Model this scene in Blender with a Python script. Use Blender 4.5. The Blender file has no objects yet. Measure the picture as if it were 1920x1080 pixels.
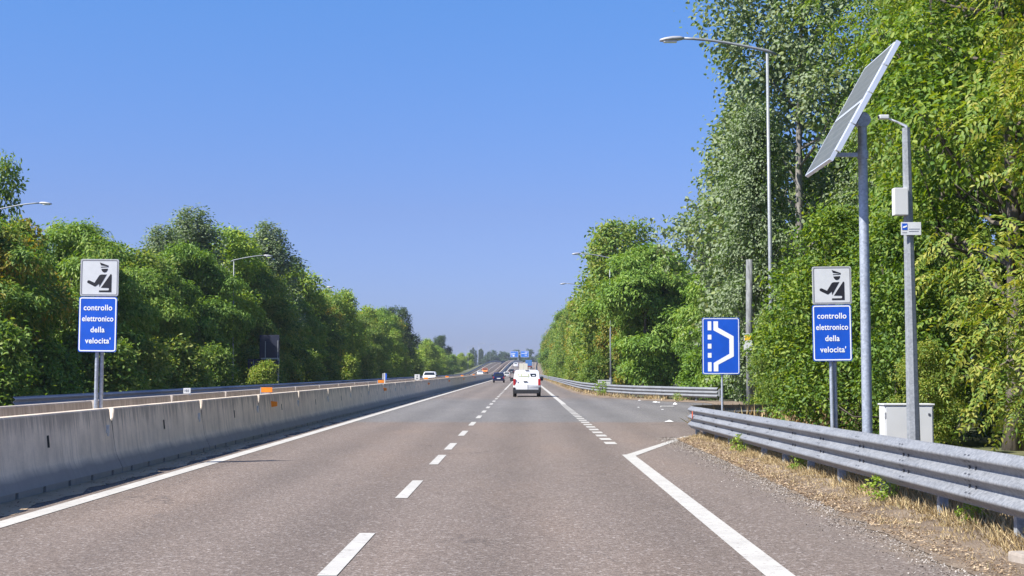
import bpy, bmesh, math, random
import numpy as np
from mathutils import Vector, Matrix, Euler

# ------------------------------------------------------------------ camera, sky, sun, exposure
R = math.radians
scene = bpy.context.scene
C = scene.collection
F_PX = 2770.0                      # focal length in pixels of the 1920 wide photograph
CAM_H = 1.65
PITCH, YAW = math.atan(156 / F_PX), math.atan(20 / F_PX)
cam_data = bpy.data.cameras.new('camera')
cam_data.sensor_width = 36.0
cam_data.lens = 36.0 * F_PX / 1920.0
cam_data.clip_start, cam_data.clip_end = 0.1, 9000.0
cam = bpy.data.objects.new('camera', cam_data)
C.objects.link(cam)
cam.location = (0, 0, CAM_H)
cam.rotation_euler = (R(90) + PITCH, 0, YAW)
scene.camera = cam
CAM_ROT = cam.rotation_euler.to_matrix()

SUN_EL = R(48)
SUN_VEC = Vector((-1.0, -0.5, 0)).normalized() * math.cos(SUN_EL) + Vector((0, 0, math.sin(SUN_EL)))
world = bpy.data.worlds.new('World')
scene.world = world
world.use_nodes = True
wn = world.node_tree
for n in list(wn.nodes):
    wn.nodes.remove(n)
w_out = wn.nodes.new('ShaderNodeOutputWorld')
w_bg = wn.nodes.new('ShaderNodeBackground')
w_sky = wn.nodes.new('ShaderNodeTexSky')
w_sky.sky_type = 'NISHITA'
w_sky.sun_disc = False
w_sky.sun_elevation = SUN_EL
w_sky.sun_rotation = math.atan2(SUN_VEC.x, SUN_VEC.y) % (2 * math.pi)
w_sky.altitude = 0
w_sky.air_density = 1.0
w_sky.dust_density = 0.8
w_sky.ozone_density = 7.0
w_bg.inputs['Strength'].default_value = 0.10
w_tint = wn.nodes.new('ShaderNodeMix')      # white balance of the phone camera
w_tint.data_type, w_tint.blend_type = 'RGBA', 'MULTIPLY'
w_tint.inputs[0].default_value = 1.0
w_co = wn.nodes.new('ShaderNodeTexCoord')
w_xyz = wn.nodes.new('ShaderNodeSeparateXYZ')
w_ramp = wn.nodes.new('ShaderNodeValToRGB')    # balance from the horizon up
for _e in range(2):
    w_ramp.color_ramp.elements.new(0.5)
for _e, (_p, _c) in zip(w_ramp.color_ramp.elements, ((0.0, (0.495, 0.523, 0.85)), (0.033, (0.495, 0.523, 0.85)), (0.107, (0.54, 0.53, 0.755)), (0.245, (0.51, 0.675, 0.90)))):
    _e.position, _e.color = _p, (*_c, 1)
wn.links.new(w_co.outputs['Generated'], w_xyz.inputs[0])
wn.links.new(w_xyz.outputs[2], w_ramp.inputs[0])
wn.links.new(w_ramp.outputs[0], w_tint.inputs[7])
wn.links.new(w_sky.outputs[0], w_tint.inputs[6])
wn.links.new(w_tint.outputs[2], w_bg.inputs[0])
wn.links.new(w_bg.outputs[0], w_out.inputs[0])
sun_data = bpy.data.lights.new('sun', 'SUN')
sun_data.energy = 5.0
sun_data.angle = R(0.5)
sun_data.color = (1.0, 0.95, 0.87)
sun = bpy.data.objects.new('sun', sun_data)
C.objects.link(sun)
sun.rotation_euler = (-SUN_VEC).to_track_quat('-Z', 'Y').to_euler()
scene.view_settings.view_transform = 'Standard'
scene.view_settings.look = 'None'
scene.view_settings.gamma = 1.0
scene.view_settings.use_curve_mapping = False
scene.view_settings.exposure = 1.0
scene.render.engine = 'CYCLES'
scene.cycles.max_bounces = 6
scene.cycles.diffuse_bounces = 3
scene.cycles.glossy_bounces = 2
scene.cycles.transmission_bounces = 3
scene.cycles.volume_bounces = 0
scene.cycles.use_denoising = True
scene.cycles.sample_clamp_indirect = 6.0
scene.render.filter_size = 1.4


def at(px, py, Y):
    """world point at road distance Y that the photograph shows at (px, py)"""
    d = CAM_ROT @ Vector((px - 960.0, 540.0 - py, -F_PX))
    return Vector((0, 0, CAM_H)) + d * (Y / d.y)


def sstep(a, b, x):
    t = min(1.0, max(0.0, (x - a) / (b - a)))
    return t * t * (3 - 2 * t)


def road_z(Y):
    if Y < 860:
        return 6.3 * sstep(380, 780, Y)
    return 6.3 * (1 - sstep(860, 1150, Y))


def road_c(Y):
    t = min(1.4, max(0.0, Y - 450) / 300.0)
    return 3.4 * t * t


def ground_z(X, Y):
    x = X - road_c(Y)
    f = 1 - sstep(-29, -19, x) if x < 0 else sstep(7, 18, x)
    return road_z(Y) * (1 - f) - 0.05


# ------------------------------------------------------------------ helpers
def link(o, parent=None):
    C.objects.link(o)
    if parent is not None:
        o.parent = parent
    return o


def tag(o, label=None, cat=None, group=None, kind=None):
    for k, v in (('label', label), ('category', cat), ('group', group), ('kind', kind)):
        if v:
            o[k] = v
    return o


def thing(name, label, cat, loc=(0, 0, 0), rz=0.0, group=None):
    o = bpy.data.objects.new(name, None)
    o.empty_display_size = 0.2
    o.location = loc
    o.rotation_euler = (0, 0, rz)
    link(o)
    return tag(o, label, cat, group)


def copy_tree(o, parent=None):
    c = o.copy()
    link(c)
    c.parent = parent
    for ch in list(o.children):
        copy_tree(ch, c)
    return c


class MB:
    """collects vertices and faces of ONE mesh"""
    def __init__(s):
        s.v, s.f, s.m = [], [], []

    def add(s, v, f, mi=0):
        b = len(s.v)
        s.v += [tuple(p) for p in v]
        s.f += [tuple(i + b for i in q) for q in f]
        s.m += [mi] * len(f)
        return s

    def box(s, x0, x1, y0, y1, z0, z1, mi=0, bev=0.0):
        if bev <= 0:
            v = [(x0, y0, z0), (x1, y0, z0), (x1, y1, z0), (x0, y1, z0), (x0, y0, z1), (x1, y0, z1), (x1, y1, z1), (x0, y1, z1)]
            return s.add(v, [(0, 3, 2, 1), (4, 5, 6, 7), (0, 1, 5, 4), (1, 2, 6, 5), (2, 3, 7, 6), (3, 0, 4, 7)], mi)
        bm = bmesh.new()
        bmesh.ops.create_cube(bm, size=1.0)
        for q in bm.verts:
            q.co = ((x0 + x1) / 2 + q.co.x * (x1 - x0), (y0 + y1) / 2 + q.co.y * (y1 - y0), (z0 + z1) / 2 + q.co.z * (z1 - z0))
        bmesh.ops.bevel(bm, geom=list(bm.edges), offset=bev, segments=2, profile=0.6, affect='EDGES')
        bm.verts.index_update()
        s.add([q.co[:] for q in bm.verts], [[q.index for q in f.verts] for f in bm.faces], mi)
        bm.free()
        return s

    def tube(s, pts, rad, seg=10, mi=0, caps=True):
        pts = [Vector(p) for p in pts]
        if not hasattr(rad, '__len__'):
            rad = [rad] * len(pts)
        rings, f = [], []
        prev = None
        for i, p in enumerate(pts):
            d = (pts[min(i + 1, len(pts) - 1)] - pts[max(i - 1, 0)]).normalized()
            if prev is None:
                u = d.orthogonal().normalized()
            else:
                u = (prev - d * prev.dot(d)).normalized()
            prev = u
            w = d.cross(u)
            for k in range(seg):
                a = 2 * math.pi * k / seg
                rings.append(p + (u * math.cos(a) + w * math.sin(a)) * rad[i])
        n = len(pts)
        for i in range(n - 1):
            for k in range(seg):
                k2 = (k + 1) % seg
                f.append((i * seg + k, i * seg + k2, (i + 1) * seg + k2, (i + 1) * seg + k))
        if caps:
            f.append(tuple(range(seg))[::-1])
            f.append(tuple((n - 1) * seg + k for k in range(seg)))
        return s.add(rings, f, mi)

    def loft(s, secs, mi=0, closed=True, caps=True):
        """secs: list of rings (same number of points)"""
        n = len(secs[0])
        v = [p for r in secs for p in r]
        f = []
        for i in range(len(secs) - 1):
            for k in range(n if closed else n - 1):
                k2 = (k + 1) % n
                f.append((i * n + k, i * n + k2, (i + 1) * n + k2, (i + 1) * n + k))
        if caps and closed:
            f.append(tuple(range(n))[::-1])
            f.append(tuple((len(secs) - 1) * n + k for k in range(n)))
        return s.add(v, f, mi)

    def prism_xz(s, poly, y0, y1, mi=0):
        """polygon in the XZ plane given thickness along Y (front face at y0)"""
        n = len(poly)
        v = [(x, y0, z) for x, z in poly] + [(x, y1, z) for x, z in poly]
        f = [tuple(range(n)), tuple(range(n, 2 * n))[::-1]]
        for k in range(n):
            k2 = (k + 1) % n
            f.append((k2, k, n + k, n + k2))
        return s.add(v, f, mi)

    def build(s, name, mats, parent=None, smooth=False, angle=None, fix=True):
        me = bpy.data.meshes.new(name)
        me.from_pydata(s.v, [], s.f)
        if fix:
            bm = bmesh.new()
            bm.from_mesh(me)
            bmesh.ops.recalc_face_normals(bm, faces=bm.faces[:])
            bm.to_mesh(me)
            bm.free()
        if not isinstance(mats, (list, tuple)):
            mats = [mats]
        for m in mats:
            me.materials.append(m)
        me.polygons.foreach_set('material_index', s.m)
        if smooth:
            if angle:
                bm = bmesh.new()
                bm.from_mesh(me)
                for e in bm.edges:
                    if len(e.link_faces) == 2 and e.calc_face_angle(0) > angle:
                        e.smooth = False
                for fa in bm.faces:
                    fa.smooth = True
                bm.to_mesh(me)
                bm.free()
            else:
                me.polygons.foreach_set('use_smooth', [True] * len(me.polygons))
        me.update()
        o = bpy.data.objects.new(name, me)
        return link(o, parent)


def rrect(w, h, r, n=4, cx=0.0, cz=0.0):
    out = []
    for sx, sz, a0 in ((1, 1, 0), (-1, 1, 90), (-1, -1, 180), (1, -1, 270)):
        for k in range(n + 1):
            a = R(a0 + 90.0 * k / n)
            out.append((cx + sx * (w / 2 - r) + r * math.cos(a), cz + sz * (h / 2 - r) + r * math.sin(a)))
    return out


def frame_mb(w, h, r, t, y0, y1, cz=0.0):
    """rounded rectangular line (border) in the XZ plane"""
    a, b = rrect(w, h, r, 4, 0, cz), rrect(w - 2 * t, h - 2 * t, max(r - t, 0.002), 4, 0, cz)
    m = MB()
    n = len(a)
    v = [(x, y0, z) for x, z in a] + [(x, y0, z) for x, z in b] + [(x, y1, z) for x, z in a] + [(x, y1, z) for x, z in b]
    f = []
    for k in range(n):
        k2 = (k + 1) % n
        f += [(k, k2, n + k2, n + k), (2 * n + k, 3 * n + k, 3 * n + k2, 2 * n + k2),
              (k, 2 * n + k, 2 * n + k2, k2), (n + k, n + k2, 3 * n + k2, 3 * n + k)]
    return m.add(v, f)


def text_obj(name, body, size, mat, parent, loc, bold=0.0, stretch=1.0):
    cu = bpy.data.curves.new(name, 'FONT')
    cu.body, cu.size, cu.extrude, cu.offset = body, size, 0.0015, bold
    cu.align_x, cu.align_y = 'CENTER', 'CENTER'
    cu.space_character = 1.06
    t = bpy.data.objects.new(name, cu)
    C.objects.link(t)
    dg = bpy.context.evaluated_depsgraph_get()
    me = bpy.data.meshes.new_from_object(t.evaluated_get(dg))
    bpy.data.objects.remove(t)
    bpy.data.curves.remove(cu)
    me.materials.clear()
    me.materials.append(mat)
    o = bpy.data.objects.new(name, me)
    link(o, parent)
    o.location = loc
    o.rotation_euler = (R(90), 0, 0)
    o.scale = (stretch, 1, 1)
    return o


# ------------------------------------------------------------------ materials
def new_mat(name):
    m = bpy.data.materials.new(name)
    m.use_nodes = True
    nt = m.node_tree
    b = nt.nodes['Principled BSDF']
    return m, nt, b


def node(nt, t, **kw):
    n = nt.nodes.new(t)
    for k, v in kw.items():
        if k in n.inputs:
            n.inputs[k].default_value = v
        else:
            setattr(n, k, v)
    return n


def ramp(nt, fac, stops, interp='LINEAR'):
    r = nt.nodes.new('ShaderNodeValToRGB')
    r.color_ramp.interpolation = interp
    e = r.color_ramp.elements
    while len(e) < len(stops):
        e.new(0.5)
    for i, (p, c) in enumerate(stops):
        e[i].position = p
        e[i].color = (c[0], c[1], c[2], 1) if hasattr(c, '__len__') else (c, c, c, 1)
    nt.links.new(fac, r.inputs[0])
    return r.outputs[0]


def mix(nt, fac, a, b, mode='MIX'):
    m = nt.nodes.new('ShaderNodeMix')
    m.data_type, m.blend_type = 'RGBA', mode
    m.clamp_factor = True
    for sock, val in ((m.inputs[0], fac), (m.inputs[6], a), (m.inputs[7], b)):
        if hasattr(val, 'is_output'):
            nt.links.new(val, sock)
        elif hasattr(val, '__len__'):
            sock.default_value = (val[0], val[1], val[2], 1)
        else:
            sock.default_value = val
    return m.outputs[2]


def math_n(nt, op, a, b=None, clamp=False):
    m = nt.nodes.new('ShaderNodeMath')
    m.operation, m.use_clamp = op, clamp
    for i, val in enumerate((a, b)):
        if val is None:
            continue
        if hasattr(val, 'is_output'):
            nt.links.new(val, m.inputs[i])
        else:
            m.inputs[i].default_value = val
    return m.outputs[0]


def coords(nt, scale=(1, 1, 1), which='Object'):
    t = nt.nodes.new('ShaderNodeTexCoord')
    mp = nt.nodes.new('ShaderNodeMapping')
    mp.inputs['Scale'].default_value = scale
    nt.links.new(t.outputs[which], mp.inputs[0])
    return mp.outputs[0]


def noise(nt, vec, scale, detail=3.0, rough=0.55, dist=0.0):
    n = nt.nodes.new('ShaderNodeTexNoise')
    n.inputs['Scale'].default_value = scale
    n.inputs['Detail'].default_value = detail
    n.inputs['Roughness'].default_value = rough
    n.inputs['Distortion'].default_value = dist
    nt.links.new(vec, n.inputs['Vector'])
    return n.outputs['Fac']


def bump(nt, b, h, strength, dist=0.01):
    n = nt.nodes.new('ShaderNodeBump')
    n.inputs['Strength'].default_value = strength
    n.inputs['Distance'].default_value = dist
    nt.links.new(h, n.inputs['Height'])
    nt.links.new(n.outputs[0], b.inputs['Normal'])


def simple(name, col, rough=0.6, metal=0.0, var=0.12, scale=6.0, spec=0.5, coat=0.0):
    m, nt, b = new_mat(name)
    v = coords(nt)
    f = noise(nt, v, scale, 4)
    c2 = tuple(max(0, x * (1 - var)) for x in col)
    c1 = tuple(min(1, x * (1 + var)) for x in col)
    nt.links.new(ramp(nt, f, [(0.3, c2), (0.7, c1)]), b.inputs['Base Color'])
    b.inputs['Roughness'].default_value = rough
    b.inputs['Metallic'].default_value = metal
    b.inputs['Specular IOR Level'].default_value = spec
    b.inputs['Coat Weight'].default_value = coat
    return m


def asphalt_mat():
    m, nt, b = new_mat('asphalt')
    v = coords(nt)
    sep = nt.nodes.new('ShaderNodeSeparateXYZ')
    nt.links.new(v, sep.inputs[0])
    x, y = sep.outputs[0], sep.outputs[1]
    vor = node(nt, 'ShaderNodeTexVoronoi', Scale=42.0)
    nt.links.new(v, vor.inputs['Vector'])
    cell = nt.nodes.new('ShaderNodeSeparateColor')
    nt.links.new(vor.outputs['Color'], cell.inputs[0])
    stones = ramp(nt, cell.outputs[0], [(0.0, (0.058, 0.046, 0.038)), (0.4, (0.141, 0.111, 0.092)), (0.75, (0.197, 0.158, 0.134)),
                                        (0.93, (0.265, 0.226, 0.20)), (1.0, (0.48, 0.44, 0.42))])
    fine = noise(nt, v, 70, 2, 0.6)
    stones = mix(nt, 0.5, stones, ramp(nt, fine, [(0.35, (0.066, 0.053, 0.044)), (0.55, (0.166, 0.131, 0.110)), (0.75, (0.30, 0.248, 0.21))]))
    patch = noise(nt, coords(nt, (0.5, 0.09, 1)), 1.0, 4, 0.6)
    col = mix(nt, 1.0, stones, ramp(nt, patch, [(0.25, (0.84, 0.85, 0.86)), (0.5, (1, 1, 1)), (0.75, (1.13, 1.08, 1.03))]), 'MULTIPLY')
    # greyer resurfaced length farther on
    edge = math_n(nt, 'ADD', y, math_n(nt, 'MULTIPLY', noise(nt, coords(nt, (0.7, 0.3, 1)), 1.0, 2), 1.2))
    grey = math_n(nt, 'MULTIPLY', math_n(nt, 'SUBTRACT', edge, 48.0), 0.7, True)
    gone = math_n(nt, 'MULTIPLY', math_n(nt, 'SUBTRACT', edge, 82.0), 0.08, True)
    grey = math_n(nt, 'SUBTRACT', grey, math_n(nt, 'MULTIPLY', gone, 0.65))
    hsv = node(nt, 'ShaderNodeHueSaturation', Saturation=0.25, Value=0.92)
    nt.links.new(col, hsv.inputs['Color'])
    col = mix(nt, grey, col, hsv.outputs[0])
    # worn wheel tracks
    tr = nt.nodes.new('ShaderNodeTexWave')
    tr.wave_type, tr.bands_direction, tr.wave_profile = 'BANDS', 'X', 'SIN'
    tr.inputs['Scale'].default_value = 0.178
    tr.inputs['Distortion'].default_value = 0.6
    tr.inputs['Detail'].default_value = 1.0
    tr.inputs['Phase Offset'].default_value = 0.9
    nt.links.new(coords(nt, (1, 0.02, 1)), tr.inputs['Vector'])
    col = mix(nt, 1.0, col, ramp(nt, tr.outputs['Fac'], [(0.0, 0.89), (1.0, 1.05)]), 'MULTIPLY')
    # fine cracks, mostly lengthwise, in a few places
    cw = node(nt, 'ShaderNodeTexVoronoi', Scale=0.55)
    cw.feature = 'DISTANCE_TO_EDGE'
    wob = nt.nodes.new('ShaderNodeVectorMath')
    wob.operation = 'ADD'
    nz = nt.nodes.new('ShaderNodeTexNoise')
    nz.inputs['Scale'].default_value = 1.3
    nz.inputs['Detail'].default_value = 5
    nt.links.new(v, nz.inputs['Vector'])
    nt.links.new(coords(nt, (1, 0.35, 1)), wob.inputs[0])
    nt.links.new(nz.outputs['Color'], wob.inputs[1])
    nt.links.new(wob.outputs[0], cw.inputs['Vector'])
    crack = math_n(nt, 'MULTIPLY', ramp(nt, cw.outputs['Distance'], [(0.0, 1.0), (0.012, 0.0)]), ramp(nt, noise(nt, coords(nt, (0.25, 0.12, 1)), 1.0, 2), [(0.52, 0.0), (0.6, 0.6)]))
    col = mix(nt, crack, col, (0.045, 0.038, 0.034))
    # oil drips down the middle of the lanes, grit on the hard shoulder
    spots = noise(nt, coords(nt, (1, 0.25, 1)), 1.6, 5, 0.7)
    col = mix(nt, ramp(nt, spots, [(0.62, 0.0), (0.76, 0.45)]), col, (0.05, 0.045, 0.043))
    sh = math_n(nt, 'MULTIPLY', math_n(nt, 'SUBTRACT', x, 2.6), 0.8, True)
    near = math_n(nt, 'MULTIPLY', math_n(nt, 'SUBTRACT', 37.0, y), 0.5, True)
    grit = math_n(nt, 'MULTIPLY', math_n(nt, 'MULTIPLY', sh, near), ramp(nt, noise(nt, v, 26, 3, 0.7), [(0.5, 0.0), (0.62, 1.0)]))
    col = mix(nt, math_n(nt, 'MULTIPLY', grit, 0.75), col, (0.30, 0.26, 0.225))
    ed = math_n(nt, 'ADD', math_n(nt, 'SUBTRACT', x, 3.35), math_n(nt, 'MULTIPLY', math_n(nt, 'SUBTRACT', noise(nt, coords(nt, (1, 0.7, 1)), 2.2, 5, 0.7), 0.5), 1.3))
    ed = math_n(nt, 'MULTIPLY', math_n(nt, 'MULTIPLY', ed, 3.0, True), near)
    col = mix(nt, math_n(nt, 'MULTIPLY', ed, 0.8), col, ramp(nt, noise(nt, v, 24, 4, 0.7), [(0.35, (0.10, 0.075, 0.052)), (0.6, (0.24, 0.185, 0.13))]))
    # grime along the foot of the barrier
    fo = math_n(nt, 'MULTIPLY', math_n(nt, 'SUBTRACT', -5.85, x), 2.2, True)
    fo = math_n(nt, 'MULTIPLY', fo, ramp(nt, noise(nt, coords(nt, (3, 0.8, 1)), 1.5, 4, 0.7), [(0.3, 0.2), (0.6, 1.0)]))
    col = mix(nt, fo, col, (0.05, 0.038, 0.03))
    nt.links.new(col, b.inputs['Base Color'])
    b.inputs['Roughness'].default_value = 0.85
    b.inputs['Specular IOR Level'].default_value = 0.3
    bump(nt, b, vor.outputs['Distance'], 0.5, 0.008)
    return m


def paint_line_mat():
    m, nt, b = new_mat('road_paint')
    v = coords(nt)
    wear = noise(nt, v, 9, 6, 0.75)
    c = ramp(nt, noise(nt, v, 1.5, 4), [(0.3, (0.38, 0.365, 0.335)), (0.7, (0.455, 0.44, 0.405))])
    c = mix(nt, ramp(nt, wear, [(0.55, 0.0), (0.68, 0.85)]), c, (0.19, 0.165, 0.15))
    nt.links.new(c, b.inputs['Base Color'])
    b.inputs['Roughness'].default_value = 0.7
    bump(nt, b, noise(nt, v, 60, 2), 0.3, 0.004)
    return m


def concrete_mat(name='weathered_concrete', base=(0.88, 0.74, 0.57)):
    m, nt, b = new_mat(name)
    v = coords(nt)
    oi = nt.nodes.new('ShaderNodeObjectInfo')
    off = nt.nodes.new('ShaderNodeVectorMath')
    off.operation = 'ADD'
    nt.links.new(v, off.inputs[0])
    sc = nt.nodes.new('ShaderNodeVectorMath')
    sc.operation = 'SCALE'
    sc.inputs[0].default_value = (37.0, 53.0, 0.0)
    nt.links.new(oi.outputs['Random'], sc.inputs['Scale'])
    nt.links.new(sc.outputs[0], off.inputs[1])
    v2 = off.outputs[0]

    def mapped(s):
        mp = nt.nodes.new('ShaderNodeMapping')
        mp.inputs['Scale'].default_value = s
        nt.links.new(v2, mp.inputs[0])
        return mp.outputs[0]
    c = ramp(nt, noise(nt, mapped((1, 1, 1)), 2.0, 6, 0.65), [(0.3, tuple(x * 0.8 for x in base)), (0.7, tuple(x * 1.12 for x in base))])
    streak = noise(nt, mapped((0.2, 5, 0.3)), 1.4, 5, 0.68)
    c = mix(nt, ramp(nt, streak, [(0.5, 0.0), (0.74, 0.55)]), c, (0.24, 0.205, 0.165))
    c = mix(nt, ramp(nt, noise(nt, mapped((1, 1, 1)), 55, 3, 0.6), [(0.56, 0.0), (0.7, 0.4)]), c, (0.40, 0.37, 0.33))
    sep = nt.nodes.new('ShaderNodeSeparateXYZ')
    nt.links.new(v, sep.inputs[0])
    zz = math_n(nt, 'ADD', sep.outputs[2], math_n(nt, 'MULTIPLY', noise(nt, mapped((1, 1.2, 1)), 1.5, 4), 0.12))
    topst = ramp(nt, math_n(nt, 'ADD', sep.outputs[2], math_n(nt, 'MULTIPLY', math_n(nt, 'SUBTRACT', streak, 0.5), 1.4)), [(0.80, 0.0), (1.06, 0.5)])
    c = mix(nt, topst, c, (0.24, 0.205, 0.17))
    foot = ramp(nt, zz, [(0.28, 0.85), (0.40, 0.0)])
    c = mix(nt, foot, c, (0.27, 0.25, 0.24))
    nt.links.new(c, b.inputs['Base Color'])
    b.inputs['Roughness'].default_value = 0.9
    bump(nt, b, noise(nt, v, 90, 3, 0.6), 0.25, 0.004)
    return m


def galv_mat(name, lo, hi, rough=0.48, metal=0.55):
    m, nt, b = new_mat(name)
    v = coords(nt)
    vor = node(nt, 'ShaderNodeTexVoronoi', Scale=35.0)
    nt.links.new(v, vor.inputs['Vector'])
    s = nt.nodes.new('ShaderNodeSeparateColor')
    nt.links.new(vor.outputs['Color'], s.inputs[0])
    f = math_n(nt, 'ADD', math_n(nt, 'MULTIPLY', s.outputs[0], 0.4), math_n(nt, 'MULTIPLY', noise(nt, coords(nt, (1, 0.5, 3)), 1.6, 5, 0.65), 0.7))
    c = ramp(nt, f, [(0.3, lo), (0.8, hi)])
    dirt = noise(nt, coords(nt, (1.0, 3.0, 0.8)), 2.3, 5, 0.7)
    c = mix(nt, ramp(nt, dirt, [(0.55, 0.0), (0.8, 0.55)]), c, (0.14, 0.13, 0.12))
    nt.links.new(c, b.inputs['Base Color'])
    b.inputs['Roughness'].default_value = rough
    b.inputs['Metallic'].default_value = metal
    return m


def leaf_mat(name, stops, under=None, trans=0.42, patch=None, patch_scale=0.6, rough=0.55):
    """leaf colours differ from leaf to leaf and from tree to tree; stops = colour ramp"""
    m, nt, b = new_mat(name)
    geo = nt.nodes.new('ShaderNodeNewGeometry')
    oi = nt.nodes.new('ShaderNodeObjectInfo')
    v = coords(nt)
    n1 = noise(nt, v, patch_scale, 3, 0.6)
    f = math_n(nt, 'ADD', math_n(nt, 'MULTIPLY', geo.outputs['Random Per Island'], 0.6), math_n(nt, 'MULTIPLY', n1, 0.55))
    f = math_n(nt, 'ADD', f, math_n(nt, 'MULTIPLY', math_n(nt, 'SUBTRACT', oi.outputs['Random'], 0.5), 0.25))
    c = ramp(nt, f, stops)
    if patch:
        pn = noise(nt, v, patch[1], 2, 0.5)
        sel = math_n(nt, 'MULTIPLY', ramp(nt, pn, [(patch[2], 0.0), (patch[2] + 0.12, 1.0)]), ramp(nt, geo.outputs['Random Per Island'], [(0.25, 0.0), (0.6, 0.85)]))
        c = mix(nt, sel, c, patch[0])
    if under:
        c = mix(nt, math_n(nt, 'MULTIPLY', geo.outputs['Backfacing'], 0.85), c, under)
    nt.links.new(c, b.inputs['Base Color'])
    b.inputs['Roughness'].default_value = rough
    b.inputs['Specular IOR Level'].default_value = 0.35
    tr = nt.nodes.new('ShaderNodeBsdfTranslucent')
    hs = node(nt, 'ShaderNodeHueSaturation', Saturation=1.15, Value=1.25, Hue=0.485)
    nt.links.new(c, hs.inputs['Color'])
    nt.links.new(hs.outputs[0], tr.inputs['Color'])
    ms = nt.nodes.new('ShaderNodeMixShader')
    ms.inputs[0].default_value = trans
    out = nt.nodes['Material Output']
    nt.links.new(b.outputs[0], ms.inputs[1])
    nt.links.new(tr.outputs[0], ms.inputs[2])
    nt.links.new(ms.outputs[0], out.inputs['Surface'])
    return m


def bark_mat(name, a, c):
    m, nt, b = new_mat(name)
    v = coords(nt, (8, 8, 1.6))
    f = noise(nt, v, 1.5, 6, 0.7)
    nt.links.new(ramp(nt, f, [(0.35, a), (0.65, c)]), b.inputs['Base Color'])
    b.inputs['Roughness'].default_value = 0.9
    bump(nt, b, f, 0.6, 0.03)
    return m


def soil_mat():
    m, nt, b = new_mat('dry_soil')
    v = coords(nt)
    big = noise(nt, v, 1.1, 5, 0.65)
    c = ramp(nt, big, [(0.3, (0.085, 0.058, 0.038)), (0.5, (0.165, 0.118, 0.078)), (0.7, (0.26, 0.20, 0.14))])
    peb = noise(nt, v, 38, 4, 0.7)
    c = mix(nt, ramp(nt, peb, [(0.48, 0.0), (0.66, 0.6)]), c, (0.33, 0.28, 0.22))
    c = mix(nt, ramp(nt, noise(nt, v, 60, 3, 0.7), [(0.55, 0.0), (0.68, 0.7)]), c, (0.085, 0.062, 0.042))
    nt.links.new(c, b.inputs['Base Color'])
    b.inputs['Roughness'].default_value = 0.95
    bump(nt, b, peb, 0.9, 0.03)
    return m


def ground_mat():
    m, nt, b = new_mat('rough_grass_ground')
    v = coords(nt)
    c = ramp(nt, noise(nt, v, 0.4, 6, 0.7), [(0.3, (0.045, 0.06, 0.022)), (0.5, (0.09, 0.10, 0.04)), (0.72, (0.17, 0.145, 0.075))])
    nt.links.new(c, b.inputs['Base Color'])
    b.inputs['Roughness'].default_value = 0.95
    return m


def car_paint(name, col, rough=0.25):
    m = simple(name, col, rough, 0.0, 0.03, 2.0, 0.5, 0.6)
    return m


M = {}
M['asphalt'] = asphalt_mat()
M['line'] = paint_line_mat()
M['concrete'] = concrete_mat()
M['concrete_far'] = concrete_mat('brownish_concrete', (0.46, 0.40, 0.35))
M['galv'] = galv_mat('galvanised_rail', (0.15, 0.158, 0.172), (0.27, 0.28, 0.295), 0.6, 0.2)
M['galv_shade'] = galv_mat('shade_tinted_rail', (0.15, 0.17, 0.22), (0.24, 0.27, 0.34), 0.6, 0.2)  # bluer copy of the rail metal, shade of its visible side in the colour
M['galv_pole'] = galv_mat('galvanised_pole', (0.27, 0.30, 0.35), (0.42, 0.46, 0.52), 0.5, 0.35)
M['post'] = galv_mat('galvanised_post', (0.24, 0.26, 0.28), (0.42, 0.44, 0.46), 0.6, 0.3)
M['white_panel'] = simple('white_panel', (0.60, 0.615, 0.62), 0.45, 0, 0.05)
M['grey_edge'] = simple('grey_aluminium', (0.42, 0.42, 0.43), 0.5, 0.3)
M['blue_panel'] = simple('blue_panel', (0.006, 0.085, 0.52), 0.42, 0, 0.10, 3)
M['blue_far'] = simple('motorway_blue', (0.015, 0.16, 0.62), 0.5, 0, 0.05)
M['white_film'] = simple('white_film', (0.84, 0.85, 0.85), 0.45, 0, 0.03)
M['black_film'] = simple('black_film', (0.012, 0.012, 0.016), 0.5)
M['dark'] = simple('painted_shade', (0.02, 0.02, 0.02), 0.9)  # near black carrying the shade of the slot and the joint gap
M['bolt'] = simple('bolt_dark', (0.09, 0.095, 0.11), 0.6, 0.4)
M['orange'] = simple('orange_reflector', (0.85, 0.25, 0.015), 0.35, 0, 0.08)
M['yellow'] = simple('yellow_plate', (0.75, 0.48, 0.03), 0.5)
M['red_reflector'] = simple('red_reflector', (0.55, 0.10, 0.04), 0.35)
M['cabinet'] = simple('cabinet_paint', (0.56, 0.57, 0.565), 0.5, 0, 0.06, 2)
M['pole_grey'] = galv_mat('grey_octagonal_pole', (0.20, 0.215, 0.235), (0.30, 0.32, 0.34), 0.55, 0.2)
M['kerb'] = simple('kerb_concrete', (0.30, 0.26, 0.22), 0.9, 0, 0.25, 9)
M['old_pole'] = bark_mat('flaking_pole', (0.08, 0.085, 0.085), (0.27, 0.28, 0.285))
M['panel_back'] = simple('solar_backsheet', (0.30, 0.30, 0.27), 0.55, 0, 0.06)
M['panel_cell'], _nt, _b = new_mat('grey_green_solar_glass')  # grey-green tone with a paler cell grid
_sp = _nt.nodes.new('ShaderNodeSeparateXYZ')
_nt.links.new(coords(_nt, (12, 10, 1), 'Generated'), _sp.inputs[0])
_g = math_n(_nt, 'MAXIMUM', math_n(_nt, 'LESS_THAN', math_n(_nt, 'FRACT', _sp.outputs[0]), 0.07), math_n(_nt, 'LESS_THAN', math_n(_nt, 'FRACT', _sp.outputs[1]), 0.06))
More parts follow.
